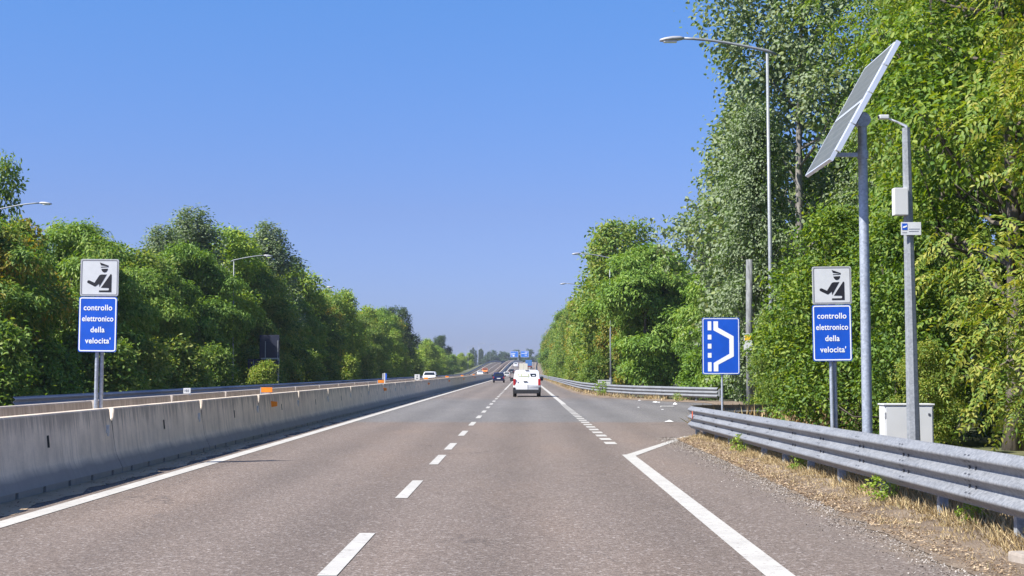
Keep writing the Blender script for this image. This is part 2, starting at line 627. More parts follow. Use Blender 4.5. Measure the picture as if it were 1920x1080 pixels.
_nt.links.new(mix(_nt, _g, ramp(_nt, noise(_nt, coords(_nt), 3.0, 4), [(0.3, (0.085, 0.09, 0.075)), (0.7, (0.115, 0.12, 0.095))]), (0.17, 0.17, 0.155)), _b.inputs['Base Color'])
_b.inputs['Roughness'].default_value = 0.45
M['alu'] = simple('bright_aluminium', (0.72, 0.74, 0.77), 0.35, 0.5, 0.04)
M['glass'] = simple('car_glass', (0.015, 0.02, 0.025), 0.06, 0, 0.05, 2, 0.6)
M['tyre'] = simple('tyre_rubber', (0.015, 0.015, 0.016), 0.85)
M['rim'] = simple('wheel_rim', (0.35, 0.36, 0.37), 0.35, 0.7)
M['bumper'] = simple('black_plastic', (0.022, 0.023, 0.026), 0.6)
M['red_lamp'] = simple('tail_lamp', (0.42, 0.02, 0.02), 0.2)
M['clear_lamp'] = simple('clear_lamp', (0.7, 0.7, 0.7), 0.15)
M['plate'] = simple('number_plate', (0.8, 0.8, 0.78), 0.5, 0, 0.02)
M['soil'] = soil_mat()
M['ground'] = ground_mat()
M['bark'] = bark_mat('bark', (0.055, 0.045, 0.036), (0.16, 0.135, 0.11))
M['pale_bark'] = bark_mat('pale_bark', (0.09, 0.08, 0.07), (0.30, 0.285, 0.265))
M['plastic_scrap'] = simple('plastic_scrap', (0.72, 0.72, 0.70), 0.5)
M['wood_scrap'] = simple('grey_scrap', (0.42, 0.41, 0.39), 0.7)

G = lambda *s: list(s)
M['leaf_poplar'] = leaf_mat('poplar_leaves', G((0.15, (0.064, 0.1207, 0.03105)), (0.45, (0.128, 0.2156, 0.05175)), (0.7, (0.192, 0.2846, 0.08625)), (0.95, (0.2926, 0.3277, 0.1207))),
                            under=(0.215, 0.265, 0.155), trans=0.3)
M['leaf_vine'] = leaf_mat('hedge_leaves', G((0.15, (0.045, 0.0975, 0.018)), (0.45, (0.0975, 0.1875, 0.03)), (0.7, (0.18, 0.27, 0.042)), (0.95, (0.285, 0.3525, 0.0525))), trans=0.42)
M['leaf_yellowish'] = leaf_mat('yellowish_leaves', G((0.1, (0.06, 0.12, 0.021)), (0.4, (0.12, 0.21, 0.033)), (0.65, (0.195, 0.2775, 0.045)), (0.95, (0.375, 0.375, 0.075))), trans=0.42)
M['leaf_locust'] = leaf_mat('locust_leaves', G((0.15, (0.0627, 0.13, 0.02)), (0.45, (0.1311, 0.2444, 0.036)), (0.75, (0.2109, 0.3328, 0.055)), (1.0, (0.3306, 0.4004, 0.09))), trans=0.38)
M['leaf_mixed'] = leaf_mat('roadside_leaves', G((0.12, (0.05529, 0.1142, 0.02379)), (0.4, (0.1106, 0.2094, 0.0366)), (0.65, (0.188, 0.2855, 0.05124)), (0.95, (0.3317, 0.3616, 0.08235))), trans=0.42)
M['leaf_rusty'] = leaf_mat('rusty_leaves', G((0.12, (0.05342, 0.126, 0.0216)), (0.4, (0.1049, 0.216, 0.0324)), (0.7, (0.1908, 0.288, 0.0468)), (0.95, (0.3244, 0.342, 0.072))), trans=0.42,
                           patch=((0.40, 0.29, 0.05), 0.45, 0.45))
M['leaf_bright'] = leaf_mat('bright_leaves', G((0.12, (0.09517, 0.1802, 0.0252)), (0.45, (0.1904, 0.3112, 0.0441)), (0.75, (0.3045, 0.4096, 0.063)), (1.0, (0.4568, 0.4586, 0.1103))), trans=0.42)
M['gravel'] = leaf_mat('gravel_bits', G((0.1, (0.12, 0.105, 0.09)), (0.5, (0.27, 0.24, 0.21)), (1.0, (0.48, 0.45, 0.41))), trans=0.0)
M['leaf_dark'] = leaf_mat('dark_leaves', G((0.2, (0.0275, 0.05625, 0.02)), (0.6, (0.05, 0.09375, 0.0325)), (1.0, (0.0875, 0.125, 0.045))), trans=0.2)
M['straw'] = leaf_mat('straw', G((0.1, (0.22, 0.155, 0.07)), (0.45, (0.46, 0.35, 0.18)), (0.75, (0.62, 0.50, 0.29)), (1.0, (0.26, 0.28, 0.09))), trans=0.25, patch_scale=1.5)
M['litter'] = leaf_mat('leaf_litter', G((0.1, (0.10, 0.065, 0.038)), (0.4, (0.27, 0.185, 0.11)), (0.75, (0.46, 0.35, 0.22)), (1.0, (0.6, 0.5, 0.36))), trans=0.1, patch_scale=2)

# ------------------------------------------------------------------ ground, roads, markings
def strip(name, xl, xr, ys, dz, mat, parent=None, jl=0.0, jr=0.0, seed=1, nx=1, noise_z=0.0, zoff=None):
    """sheet following the road between the lateral limits xl(y) and xr(y)"""
    rng = np.random.default_rng(seed)
    mb = MB()
    ky = np.arange(min(ys) - 1, max(min(ys), min(max(ys), 200)) + 2, 0.45)
    kl, kr = rng.normal(0, 1, len(ky)), rng.normal(0, 1, len(ky))
    for y in ys:
        a, b2 = xl(y) + jl * float(np.interp(y, ky, kl)), xr(y) + jr * float(np.interp(y, ky, kr))
        for k in range(nx + 1):
            x = a + (b2 - a) * k / nx
            z = road_z(y) + dz
            if noise_z and 0 < k:
                z += abs(rng.normal(0, noise_z)) * min(1.0, k / 3.0)
            if zoff:
                z += zoff(x, y, k / nx)
            mb.v.append((x + road_c(y), y, z))
    n = nx + 1
    for i in range(len(ys) - 1):
        for k in range(nx):
            mb.f.append((i * n + k, i * n + k + 1, (i + 1) * n + k + 1, (i + 1) * n + k))
            mb.m.append(0)
    return mb.build(name, mat, parent, smooth=nx > 2, fix=False)


def frange(a, b, s):
    return [a + s * i for i in range(int((b - a) / s + 1.0001))]


# ground: one sheet to the horizon
gy = sorted(set(frange(-60, 300, 30) + frange(320, 1400, 20) + [1500, 1700, 2000, 2500, 3000]))
gx = [-1500, -800, -300, -120, -60, -40, -34, -30, -27, -24, -21, -19, -17.5, -10, -6.6, 0, 5, 7, 9, 11, 13, 16, 20, 30, 60, 120, 300, 800, 1500]
mb = MB()
for y in gy:
    for x in gx:
        xx = x + (road_c(y) if abs(x) < 70 else 0)
        mb.v.append((xx, y, ground_z(xx, y)))
nxg = len(gx)
for i in range(len(gy) - 1):
    for k in range(nxg - 1):
        mb.f.append((i * nxg + k, i * nxg + k + 1, (i + 1) * nxg + k + 1, (i + 1) * nxg + k))
        mb.m.append(0)
tag(mb.build('ground', M['ground'], fix=False), kind='structure')


def near_edge(y):           # where the asphalt ends on the near side: shoulder, lay-by, shoulder again
    pts = [(-60, 3.6), (12, 3.72), (20, 3.86), (28, 3.95), (35.3, 4.0), (36.6, 4.22), (37.6, 4.5), (38.6, 6.0), (40, 9.2), (77, 9.6), (79.5, 8.4),
           (84, 6.8), (92, 4.85), (105, 4.15), (118, 3.95), (1400, 3.9)]
    return float(np.interp(y, [p[0] for p in pts], [p[1] for p in pts]))


ry = frange(-60, 8, 4) + frange(9, 37, 0.5) + frange(37.4, 41, 0.3) + frange(42, 76, 2) + frange(76.6, 96, 0.8) + frange(98, 130, 2) + frange(140, 1390, 15)
road = tag(strip('road', lambda y: -8.3, near_edge, ry, 0.0, M['asphalt'], jr=0.035, seed=3), kind='structure')
fy = frange(-60, 1390, 15)
far_road = tag(strip('opposite_road', lambda y: -17.2, lambda y: -8.3, fy, -0.006, M['asphalt']), kind='structure')


def marking(name, parent, x0, x1, y0, y1, step=15.0):
    ys = [y0] + [y for y in frange(math.ceil(y0 / step) * step, y1, step) if y0 < y < y1] + [y1]
    return strip(name, lambda y: x0, lambda y: x1, ys, 0.006, M['line'], parent)


marking('edge_line', road, -5.74, -5.49, -20, 1380)
marking('edge_line', road, 1.955, 2.195, -20, 28.9)
marking('edge_line', road, 1.93, 2.17, 74.0, 1380)
# slanting line that runs out to the nose of the guardrail
mb = MB()
mb.add([(1.955, 28.9, .006), (2.195, 28.9, .006), (4.20, 37.55, .006), (4.12, 37.75, .006), (2.06, 29.4, .006), (1.955, 29.3, .006)], [(0, 1, 2, 3, 4, 5)])
mb.build('lead_line', M['line'], road, fix=False)
for k in range(21):
    y = 33.55 + 1.96 * k
    marking('short_dash', road, 1.88, 2.14, y, y + 1.06)
dash = [(12.0, 15.15), (19.3, 22.4), (26.25, 29.2), (31.2, 34.0), (37.9, 41.0)] + [(45.0 + 7.0 * k, 48.1 + 7.0 * k) for k in range(12)]
for a, b2 in dash:
    marking('lane_dash', road, -1.66, -1.50, a, b2)
marking('lane_line', road, -1.67, -1.49, 131, 1380)
marking('edge_line', far_road, -16.2, -15.95, -20, 1380)
marking('lane_line', far_road, -12.75, -12.6, 300, 1380)
marking('edge_line', far_road, -9.5, -9.3, -20, 1380)

# dry verge under and behind the near guardrail
vy = frange(4, 45, 0.2) + frange(46, 130, 1.0) + frange(135, 1000, 15)
vrng = np.random.default_rng(5)
tag(strip('verge', lambda y: near_edge(y) - 0.10, lambda y: near_edge(y) + (5.5 if y < 36 else 4.2), vy, 0.008, M['soil'], jl=0.06, nx=22, noise_z=0.022,
          zoff=lambda x, y, t: 0.05 * math.sin(min(1, t * 5) * 1.57) - 0.4 * max(0, t - 0.4), seed=8), kind='structure')
tag(strip('median_strip', lambda y: -8.45, lambda y: -7.05, frange(5, 1000, 15), 0.02, M['soil']), kind='structure')
tag(strip('median_dirt', lambda y: -6.6, lambda y: -6.02, frange(8, 160, 0.5) + frange(165, 600, 15), 0.004, M['litter'], jr=0.09, seed=9), kind='structure')

# ------------------------------------------------------------------ vegetation
LEAF6 = True


def leaf_mesh(name, P, A, Nn, L, W, mat, droop=0.0, parent=None, quick=False):
    """P base points, A axes, Nn normals, L lengths, W widths -> one mesh of separate folded leaves"""
    P, A, Nn = np.asarray(P, float), np.asarray(A, float), np.asarray(Nn, float)
    n = len(P)
    A = A / np.linalg.norm(A, axis=1, keepdims=True)
    S = np.cross(Nn, A)
    S /= np.linalg.norm(S, axis=1, keepdims=True) + 1e-9
    U = np.cross(A, S)
    L = np.broadcast_to(np.asarray(L, float), (n,))[:, None]
    W = np.broadcast_to(np.asarray(W, float), (n,))[:, None]
    fold = 0.18
    if quick:
        V = np.stack([P, P + A * L * .5 + S * W * .5 + U * W * fold - U * L * droop * .3, P + A * L - U * L * droop,
                      P + A * L * .5 - S * W * .5 + U * W * fold - U * L * droop * .3], 1)
        k, tri = 4, np.array([[0, 1, 2], [0, 2, 3]])
    else:
        V = np.stack([P, P + A * L * .3 + S * W * .46 + U * W * fold, P + A * L * .68 + S * W * .36 + U * W * fold - U * L * droop * .4,
                      P + A * L - U * L * droop, P + A * L * .68 - S * W * .36 + U * W * fold - U * L * droop * .4,
                      P + A * L * .3 - S * W * .46 + U * W * fold], 1)
        k, tri = 6, np.array([[0, 1, 2, 3], [0, 3, 4, 5]])
    F = (tri[None] + (np.arange(n) * k)[:, None, None]).reshape(-1)
    m = tri.shape[1]
    me = bpy.data.meshes.new(name)
    me.vertices.add(n * k)
    me.vertices.foreach_set('co', V.reshape(-1).astype(np.float32))
    nf = len(F) // m
    me.loops.add(len(F))
    me.loops.foreach_set('vertex_index', F.astype(np.int32))
    me.polygons.add(nf)
    me.polygons.foreach_set('loop_start', (np.arange(nf) * m).astype(np.int32))
    me.polygons.foreach_set('loop_total', np.full(nf, m, np.int32))
    me.materials.append(mat)
    me.update(calc_edges=True)
    me.polygons.foreach_set('use_smooth', np.ones(nf, bool))
    o = bpy.data.objects.new(name, me)
    return link(o, parent)


def unit(v):
    return v / (np.linalg.norm(v, axis=-1, keepdims=True) + 1e-9)


def rand_dirs(rng, n):
    return unit(rng.normal(size=(n, 3)))


def scatter(rng, lobes, n_cl, n_leaf, sig, twig=0.12, inner=0.22, zmin=0.15, top=0.5):
    """leaf positions in clusters over the surface of many lobes -> P, outward dirs"""
    lobes = np.asarray(lobes, float)
    area = (lobes[:, 3] * lobes[:, 4] + lobes[:, 3] * lobes[:, 5] + lobes[:, 4] * lobes[:, 5])
    Cc, D = [], []
    need = n_cl
    while need > 0:
        k = rng.choice(len(lobes), size=need * 2, p=area / area.sum())
        d = rand_dirs(rng, len(k))
        d[:, 2] = np.where(rng.random(len(k)) < top, np.abs(d[:, 2]), d[:, 2])
        rr = rng.uniform(0.82, 1.05, len(k))
        rr = np.where(rng.random(len(k)) < twig, rng.uniform(1.05, 1.28, len(k)), rr)
        rr = np.where(rng.random(len(k)) < inner, rng.uniform(0.3, 0.8, len(k)), rr)
        c = lobes[k, :3] + d * lobes[k, 3:6] * rr[:, None]
        ok = c[:, 2] > zmin
        # drop most of those hidden deep inside another lobe
        for L in lobes:
            q = ((c - L[:3]) / L[3:6])
            ins = (q * q).sum(1) < 0.42
            ok &= ~(ins & (rng.random(len(c)) < 0.7))
        c, d = c[ok][:need], d[ok][:need]
        Cc.append(c)
        D.append(d)
        need -= len(c)
    Cc, D = np.concatenate(Cc), np.concatenate(D)
    m = rng.poisson(n_leaf, len(Cc)).clip(1)
    idx = np.repeat(np.arange(len(Cc)), m)
    s = sig * rng.uniform(0.6, 1.3, len(Cc))
    P = Cc[idx] + rng.normal(size=(len(idx), 3)) * s[idx][:, None] * np.array([1, 1, 0.75])
    P[:, 2] = np.maximum(P[:, 2], 0.05)
    return P, D[idx], Cc, D


def crown(name, rng, lobes, n_cl, n_leaf, sig, L, wr, mat, parent, droop=0.12, up=0.5, hang=0.25, quick=False, frond=False, twig=0.12, jit=0.25, top=0.5, inner=0.2):
    P, D, Cc, CD = scatter(rng, lobes, n_cl, n_leaf, sig, twig, inner, 0.15, top)
    n = len(P)
    N = unit(D * 0.6 + np.array([0, 0, up]) + rng.normal(size=(n, 3)) * 0.55)
    A = unit(np.cross(N, rand_dirs(rng, n)) + D * 0.5 - np.array([0, 0, hang]))
    Ls = L * rng.uniform(1 - jit, 1 + jit, n)
    if frond:         # compound leaves: leaflets in two rows along a drooping stalk
        k = frond
        t = np.linspace(0.12, 1.0, k)
        S = unit(np.cross(N, A))
        PP, AA, NN, LL = [], [], [], []
        for i in range(k):
            base = P + A * (Ls * t[i])[:, None] - np.array([0, 0, 1]) * (Ls * 0.35 * t[i] ** 2)[:, None]
            for sg in ((1, -1) if i < k - 1 else (0,)):
                PP.append(base)
                AA.append(unit(S * sg * 0.9 + A * (0.45 if sg else 1.0) - np.array([0, 0, 0.25])))
                NN.append(N)
                LL.append(Ls * 0.34 * (1 - 0.35 * abs(t[i] - 0.5)))
        P, A, N, Ls = np.concatenate(PP), np.concatenate(AA), np.concatenate(NN), np.concatenate(LL)
        N = unit(N + rng.normal(size=N.shape) * 0.15)
    return leaf_mesh(name, P, A, N, Ls, Ls * wr, mat, droop, parent, quick or bool(frond))


def trunk_obj(name, rng, H, r, lobes, mat, parent, bend=0.25, nlimb=9, split=0.3, seg=8):
    mb = MB()
    n = 9
    ph = rng.uniform(0, 6.28)
    ax = [Vector((bend * math.sin(ph + i * .5) * i / n, bend * math.cos(ph + i * .45) * i / n, -0.3 + (H + 0.3) * i / (n - 1))) for i in range(n)]
    mb.tube(ax, [r * (1.35 if i == 0 else 1.0) * (1 - 0.86 * i / (n - 1)) for i in range(n)], seg)
    order = rng.permutation(len(lobes))[:nlimb]
    for k in order:
        Lb = lobes[k]
        z0 = min(max(Lb[2] - Lb[5] * 0.9 - rng.uniform(0.3, 1.2), H * split * 0.5), H * 0.9)
        t = (z0 + 0.3) / (H + 0.3) * (n - 1)
        i = min(int(t), n - 2)
        s = ax[i].lerp(ax[i + 1], t - i)
        rr = r * (1 - 0.86 * t / (n - 1)) * 0.55
        e = Vector(Lb[:3]) + Vector(rng.normal(0, 0.15, 3))
        md = s.lerp(e, 0.5) + Vector((rng.normal(0, 0.12), rng.normal(0, 0.12), -abs(rng.normal(0, 0.2))))
        mb.tube([s, md, e], [rr, rr * 0.65, rr * 0.2], 5)
        for _ in range(4):
            e2 = Vector(Lb[:3]) + Vector(rng.normal(0, 0.6, 3)) * Lb[3]
            b0 = md.lerp(e, rng.uniform(0.2, 0.9))
            mb.tube([b0, b0.lerp(e2, 0.5) + Vector((0, 0, rng.normal(0, .1))), e2], [rr * 0.35, rr * 0.22, rr * 0.08], 4)
    return mb.build(name, mat, parent, smooth=True)


def lobes_in(rng, n, prof, H, z0, rl, flat=1.0, sy=1.0):
    """lobes whose centres follow a radius profile prof(t) along the height"""
    out = []
    for i in range(n):
        t = (i + rng.uniform(0, 1)) / n
        z = z0 + (H - z0) * t
        Rr = prof(t)
        a = rng.uniform(0, 2 * math.pi)
        rad = rl * rng.uniform(0.55, 1.35) * (0.55 + 0.45 * Rr / max(prof(0.4), .01))
        d = max(0, Rr - rad * 0.75) * math.sqrt(rng.uniform(0.2, 1)) * rng.uniform(0.75, 1.25)
        zz = min(z, H - rad * flat * rng.uniform(0.15, 1.0))
        out.append((d * math.cos(a), d * math.sin(a) * sy, zz, rad, rad, rad * flat))
    return out


PROTO = {}


def proto_tree(key, seed, H, prof, z0, nl, rl, ncl, nleaf, sig, L, wr, leaf, bark, tr, flat=1.0, name='tree', limbs=9, bend=0.25, sy=1.0, cut=None, **kw):
    """one tree of a kind, origin at the foot of the trunk; kept aside and copied"""
    rng = np.random.default_rng(seed)
    root = bpy.data.objects.new(name, None)
    lobes = lobes_in(rng, nl, prof, H, z0, rl, flat, sy)
    if cut:
        lobes = [q for q in lobes if not cut(q)]
    crown('crown', rng, lobes, ncl, nleaf, sig, L, wr, M[leaf], root, **kw)
    trunk_obj('trunk' if name not in ('bush', 'shrub', 'weed') else 'stem', rng, H * 0.86, tr, lobes, M[bark], root, bend, limbs)
    for ch in root.children:
        C.objects.unlink(ch)
    PROTO[key] = (root, H, list(root.children))
    return root


USED = set()


def plant(key, name, label, cat, x, y, h=None, rz=None, group=None, w=1.0, z=None, leaf=None, lean=(0, 0)):
    src, H0, kids = PROTO[key]
    s = (h or H0) / H0
    o = bpy.data.objects.new(name, None)
    o.empty_display_size = 0.2
    link(o)
    o.location = (x, y, ground_z(x, y) if z is None else z)
    o.rotation_euler = (lean[0], lean[1], random.uniform(0, 6.28) if rz is None else rz)
    o.scale = (s * w, s * w, s)
    for ch in kids:
        c = ch.copy()
        link(c, o)
        if leaf and c.name.startswith('crown'):
            mk = (ch.data.name, leaf)
            if mk not in PROTO:
                me = ch.data.copy()
                me.materials[0] = M[leaf]
                PROTO[mk] = me
            c.data = PROTO[mk]
    return tag(o, label, cat, group)


random.seed(11)
egg = lambda Rm: (lambda t: Rm * (math.sin(math.pi * min(1, (t * 0.86 + 0.14))) ** 0.6))
dome = lambda Rm: (lambda t: Rm * math.sqrt(max(0, 1 - t * t * 0.96)))
col = lambda Rm: (lambda t: Rm * (min(1, t * 4 + .35)) * (1 - t ** 3 * 0.8))
# near trees (fine leaves)
proto_tree('poplar', 21, 21, lambda t: float(np.interp(t, [0, .12, .3, .6, .85, 1], [3.2, 4.6, 4.2, 3.2, 1.9, .6])), 2.2, 80, 1.05, 3600, 13, 0.26, 0.165, 0.74, 'leaf_poplar', 'pale_bark', 0.20, 1.2, limbs=44, hang=0.35, twig=0.15, inner=0.12)
proto_tree('poplar_slim', 24, 17, lambda t: 2.5 * (0.7 + 0.4 * math.sin(t * 3.0)) * (1 - 0.6 * t ** 3), 2.0, 54, 0.95, 1900, 14, 0.26, 0.19, 0.72, 'leaf_poplar', 'pale_bark', 0.16, 1.2, limbs=30, inner=0.12, hang=0.35, twig=0.2)
proto_tree('hedge_tree', 22, 12.5, lambda t: 3.1 * (1 - 0.35 * t ** 3), 0.4, 78, 0.9, 2900, 13, 0.22, 0.14, 0.54, 'leaf_vine', 'bark', 0.16, 0.9, limbs=34, inner=0.1, top=0.6, hang=0.45, twig=0.22, up=0.7)
proto_tree('hollow_tree', 27, 12.5, lambda t: 3.1 * (1 - 0.35 * t ** 3), 0.4, 78, 0.9, 2300, 13, 0.22, 0.14, 0.54, 'leaf_vine', 'bark', 0.2, 0.9, limbs=40, hang=0.45, twig=0.22, up=0.7, inner=0.1, top=0.6,
           cut=lambda q: q[2] < 4.2 + 0.8 * math.sin(q[0] * 2.1))
proto_tree('pinnate_tree', 23, 13.0, lambda t: 3.2 * (1 - 0.3 * t ** 3), 0.5, 66, 0.95, 1300, 5.5, 0.26, 0.36, 0.44, 'leaf_yellowish', 'bark', 0.17, 0.85, limbs=30, inner=0.1, frond=6, hang=0.5, twig=0.25, up=0.8)
proto_tree('near_bush', 25, 5.2, dome(2.0), 0.2, 48, 0.6, 1500, 12, 0.16, 0.115, 0.55, 'leaf_vine', 'bark', 0.06, 1.0, name='bush', limbs=10, hang=0.3, twig=0.25)
proto_tree('weed', 26, 0.6, dome(0.4), 0.05, 9, 0.16, 60, 5, 0.06, 0.085, 0.5, 'leaf_bright', 'bark', 0.012, 1.0, name='weed', limbs=6, twig=0.3)
# middle distance
loc_prof = lambda t: 4.7 * (math.sin(math.pi * min(1, t * 0.8 + 0.16)) ** 0.55)
proto_tree('locust', 31, 10.5, loc_prof, 1.0, 54, 1.35, 2900, 19, 0.24, 0.31, 0.34, 'leaf_locust', 'bark', 0.2, 0.55, limbs=14, hang=0.5, droop=0.25, up=1.0, top=0.72, quick=True, twig=0.2)
proto_tree('locust_over', 36, 10.5, loc_prof, 1.0, 58, 1.35, 2900, 19, 0.24, 0.31, 0.34, 'leaf_locust', 'bark', 0.2, 0.55, limbs=14, hang=0.5, droop=0.25, up=1.0, top=0.72, quick=True, twig=0.2,
           cut=lambda q: q[0] < -0.6 and q[2] < 5.6)
proto_tree('broad_a', 32, 11, egg(3.8), 0.8, 44, 1.2, 1900, 13, 0.32, 0.32, 0.52, 'leaf_mixed', 'bark', 0.2, 0.8, limbs=10, quick=True, hang=0.4, twig=0.25, top=0.65)
proto_tree('broad_b', 33, 12, lambda t: 3.6 * (1 - 0.45 * t ** 2) * min(1, 0.7 + t), 0.6, 46, 1.1, 1900, 13, 0.32, 0.32, 0.5, 'leaf_rusty', 'bark', 0.2, 0.85, limbs=10, quick=True, hang=0.4, twig=0.25, top=0.65)
proto_tree('broad_c', 34, 12, lambda t: 3.3 * (0.75 + 0.45 * math.sin(t * 3.1)), 0.6, 42, 1.1, 1800, 13, 0.33, 0.33, 0.5, 'leaf_mixed', 'bark', 0.2, 1.0, limbs=10, quick=True, twig=0.28, top=0.6)
proto_tree('shrub', 35, 4.5, dome(2.6), 0.2, 22, 0.95, 700, 11, 0.30, 0.30, 0.5, 'leaf_bright', 'bark', 0.08, 0.9, name='shrub', limbs=6, quick=True)
# far
proto_tree('far_tree', 41, 12, egg(4.2), 0.8, 22, 1.7, 420, 10, 0.55, 0.75, 0.55, 'leaf_dark', 'bark', 0.25, 0.9, limbs=5, quick=True)
proto_tree('cypress_poplar', 42, 22, col(1.7), 1.2, 26, 1.0, 520, 9, 0.5, 0.7, 0.5, 'leaf_dark', 'bark', 0.3, 2.2, limbs=4, quick=True)

# --- near side of the road, from the camera forwards
NT = 'trees and bushes behind the near guardrail'
plant('pinnate_tree', 'leafy_tree', 'tall dense tree with feathered leaves behind the white cabinet, filling the frame edge', 'tree', 11.6, 27.5, 14.5, 0.4, NT, 1.0)
plant('hollow_tree', 'leafy_tree', 'dark hollow tree just behind the octagonal camera pole', 'tree', 10.6, 32.0, 15, 1.9, NT, 1.0)
plant('hedge_tree', 'leafy_tree', 'green tree whose low boughs hang beyond the guardrail end of the frame', 'tree', 11.4, 23.0, 12.0, 4.0, NT, 0.9, leaf='leaf_vine')
plant('pinnate_tree', 'leafy_tree', 'yellowish tree between the solar panel and the camera pole', 'tree', 11.0, 38.5, 15.5, 2.6, NT, 0.95)
plant('near_bush', 'bush', 'rounded leafy bush behind the lay-by sign and the speed control sign', 'bush', 8.0, 37.5, 5.6, 0.3, NT, 1.0)
plant('near_bush', 'bush', 'leafy bush between the speed control sign and the solar panel mast', 'bush', 8.5, 34.0, 5.0, 2.2, NT, 0.95)
plant('near_bush', 'bush', 'low bush beside the white cabinet under the dark tree', 'bush', 8.3, 30.5, 2.2, 3.5, NT, 0.9, leaf='leaf_yellowish')
plant('near_bush', 'bush', 'low leafy bush behind the guardrail, past the white cabinet', 'bush', 9.3, 24.6, 2.3, 5.1, NT, 1.0)
plant('near_bush', 'bush', 'small bush close behind the rail at the frame edge', 'bush', 8.0, 21.0, 2.0, 1.1, NT, 1.1)
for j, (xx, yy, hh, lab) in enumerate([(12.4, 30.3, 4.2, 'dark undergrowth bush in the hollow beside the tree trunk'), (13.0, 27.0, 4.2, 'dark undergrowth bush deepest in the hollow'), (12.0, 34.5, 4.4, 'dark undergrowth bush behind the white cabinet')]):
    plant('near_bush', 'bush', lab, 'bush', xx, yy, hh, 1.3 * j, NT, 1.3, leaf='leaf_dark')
plant('poplar', 'poplar_tree', 'tallest silvery poplar behind the street lamp, its top out of frame', 'tree', 10.6, 56, 23, 0.0, NT, 1.0)
plant('poplar', 'poplar_tree', 'silvery poplar behind the bush, partly hidden by the solar panel', 'tree', 13.6, 50, 16, 2.0, NT, 0.95)
plant('poplar_slim', 'poplar_tree', 'slimmer poplar leaning out to the sky beyond the tallest poplar', 'tree', 10.2, 66, 14.5, 1.0, NT, 1.15)
plant('near_bush', 'bush', 'narrow bush hugging the flaking pole', 'bush', 6.75, 40.4, 3.2, 2.4, NT, 0.62)
plant('near_bush', 'bush', 'silvery bush between the flaking pole and the tall lamp', 'bush', 8.7, 46.9, 4.6, 0.9, NT, 0.9, leaf='leaf_poplar')
plant('poplar_slim', 'poplar_tree', 'pale trunked poplar standing between lay-by sign and street lamp', 'tree', 7.75, 49.5, 10.5, 3.0, NT, 0.85)
plant('pinnate_tree', 'leafy_tree', 'yellow green tree top behind the solar panel', 'tree', 14.6, 43, 17, 5.0, NT, 1.0)
plant('hedge_tree', 'leafy_tree', 'shadowy tree filling the gap behind the yellowish tree', 'tree', 15.5, 34, 15.5, 0.8, NT, 1.1)
plant('hedge_tree', 'leafy_tree', 'shadowy tree deep behind the feathered tree', 'tree', 15.5, 27, 14, 2.8, NT, 1.1)
plant('locust_over', 'locust_tree', 'bright green feathery locust tree overhanging the street lamp pole past the lay-by', 'tree', 9.2, 112, 10.8, 0.0, NT, 1.0)
plant('locust', 'locust_tree', 'feathery locust tree between the lay-by sign and the poplars', 'tree', 12.6, 84, 9.6, 2.4, NT, 0.85)
plant('locust', 'locust_tree', 'lower locust tree overhanging the end of the far guardrail', 'tree', 12.4, 93, 6.4, 4.2, NT, 0.9)
plant('shrub', 'shrub', 'bright shrub behind the curved guardrail under the locust', 'shrub', 11.0, 89, 3.2, 1.0, NT, 0.9, leaf='leaf_locust')
plant('near_bush', 'bush', 'straggly bush at the back of the lay-by beyond the blue sign', 'bush', 12.3, 70, 4.2, 1.9, NT, 1.1)
plant('near_bush', 'bush', 'bush behind the guardrail nose beside the blue sign pole', 'bush', 7.9, 43.5, 2.9, 4.4, NT, 1.0, leaf='leaf_yellowish')
plant('broad_c', 'roadside_tree', 'tall tree rising behind the bright green locust', 'tree', 9.8, 146, 16.0, 0.5, NT, 0.95)
plant('broad_a', 'roadside_tree', 'rounded tree just beyond the street lamp next to the bright locust', 'tree', 9.3, 160, 13.5, 0.5, NT, 0.8)
rng_r = random.Random(4)
ROW_N = 'row of trees along the near side farther on'
adj = ['ragged', 'broad', 'narrow', 'dense', 'loose', 'rounded', 'leaning', 'tall', 'short', 'patchy', 'full', 'uneven']
tone = {'leaf_mixed': 'green', 'leaf_rusty': 'rusty tinged', 'leaf_locust': 'bright green', 'leaf_bright': 'light green', 'leaf_dark': 'dark green', 'leaf_poplar': 'silvery', 'leaf_yellowish': 'yellowish'}
ordn = ['first', 'second', 'third', 'fourth', 'fifth', 'sixth', 'seventh', 'eighth', 'ninth', 'tenth', 'eleventh', 'twelfth', 'thirteenth', 'fourteenth', 'fifteenth',
        'sixteenth', 'seventeenth', 'eighteenth', 'nineteenth', 'twentieth', 'twenty-first', 'twenty-second', 'twenty-third', 'twenty-fourth', 'twenty-fifth']
i = 0
y = 141.0
while y < 560 and i < 25:
    k = rng_r.choice(['broad_a', 'broad_b', 'broad_b', 'broad_c'])
    lf = rng_r.choice(['leaf_mixed', 'leaf_rusty', 'leaf_rusty', 'leaf_mixed'])
    h = rng_r.uniform(8.5, 11.5) if y < 220 else rng_r.uniform(10, 15)
    if y < 152:
        h = 9.0
    plant(k, 'roadside_tree', f'{tone[lf]} tree, {ordn[i]} beyond the locust along the near guardrail', 'tree', 8.6 + rng_r.uniform(-0.3, 0.9) + road_c(y), y, h,
          None, ROW_N, rng_r.uniform(0.78, 0.95), leaf=lf)
    y += rng_r.uniform(5.5, 9) if y < 220 else rng_r.uniform(14, 26)
    i += 1
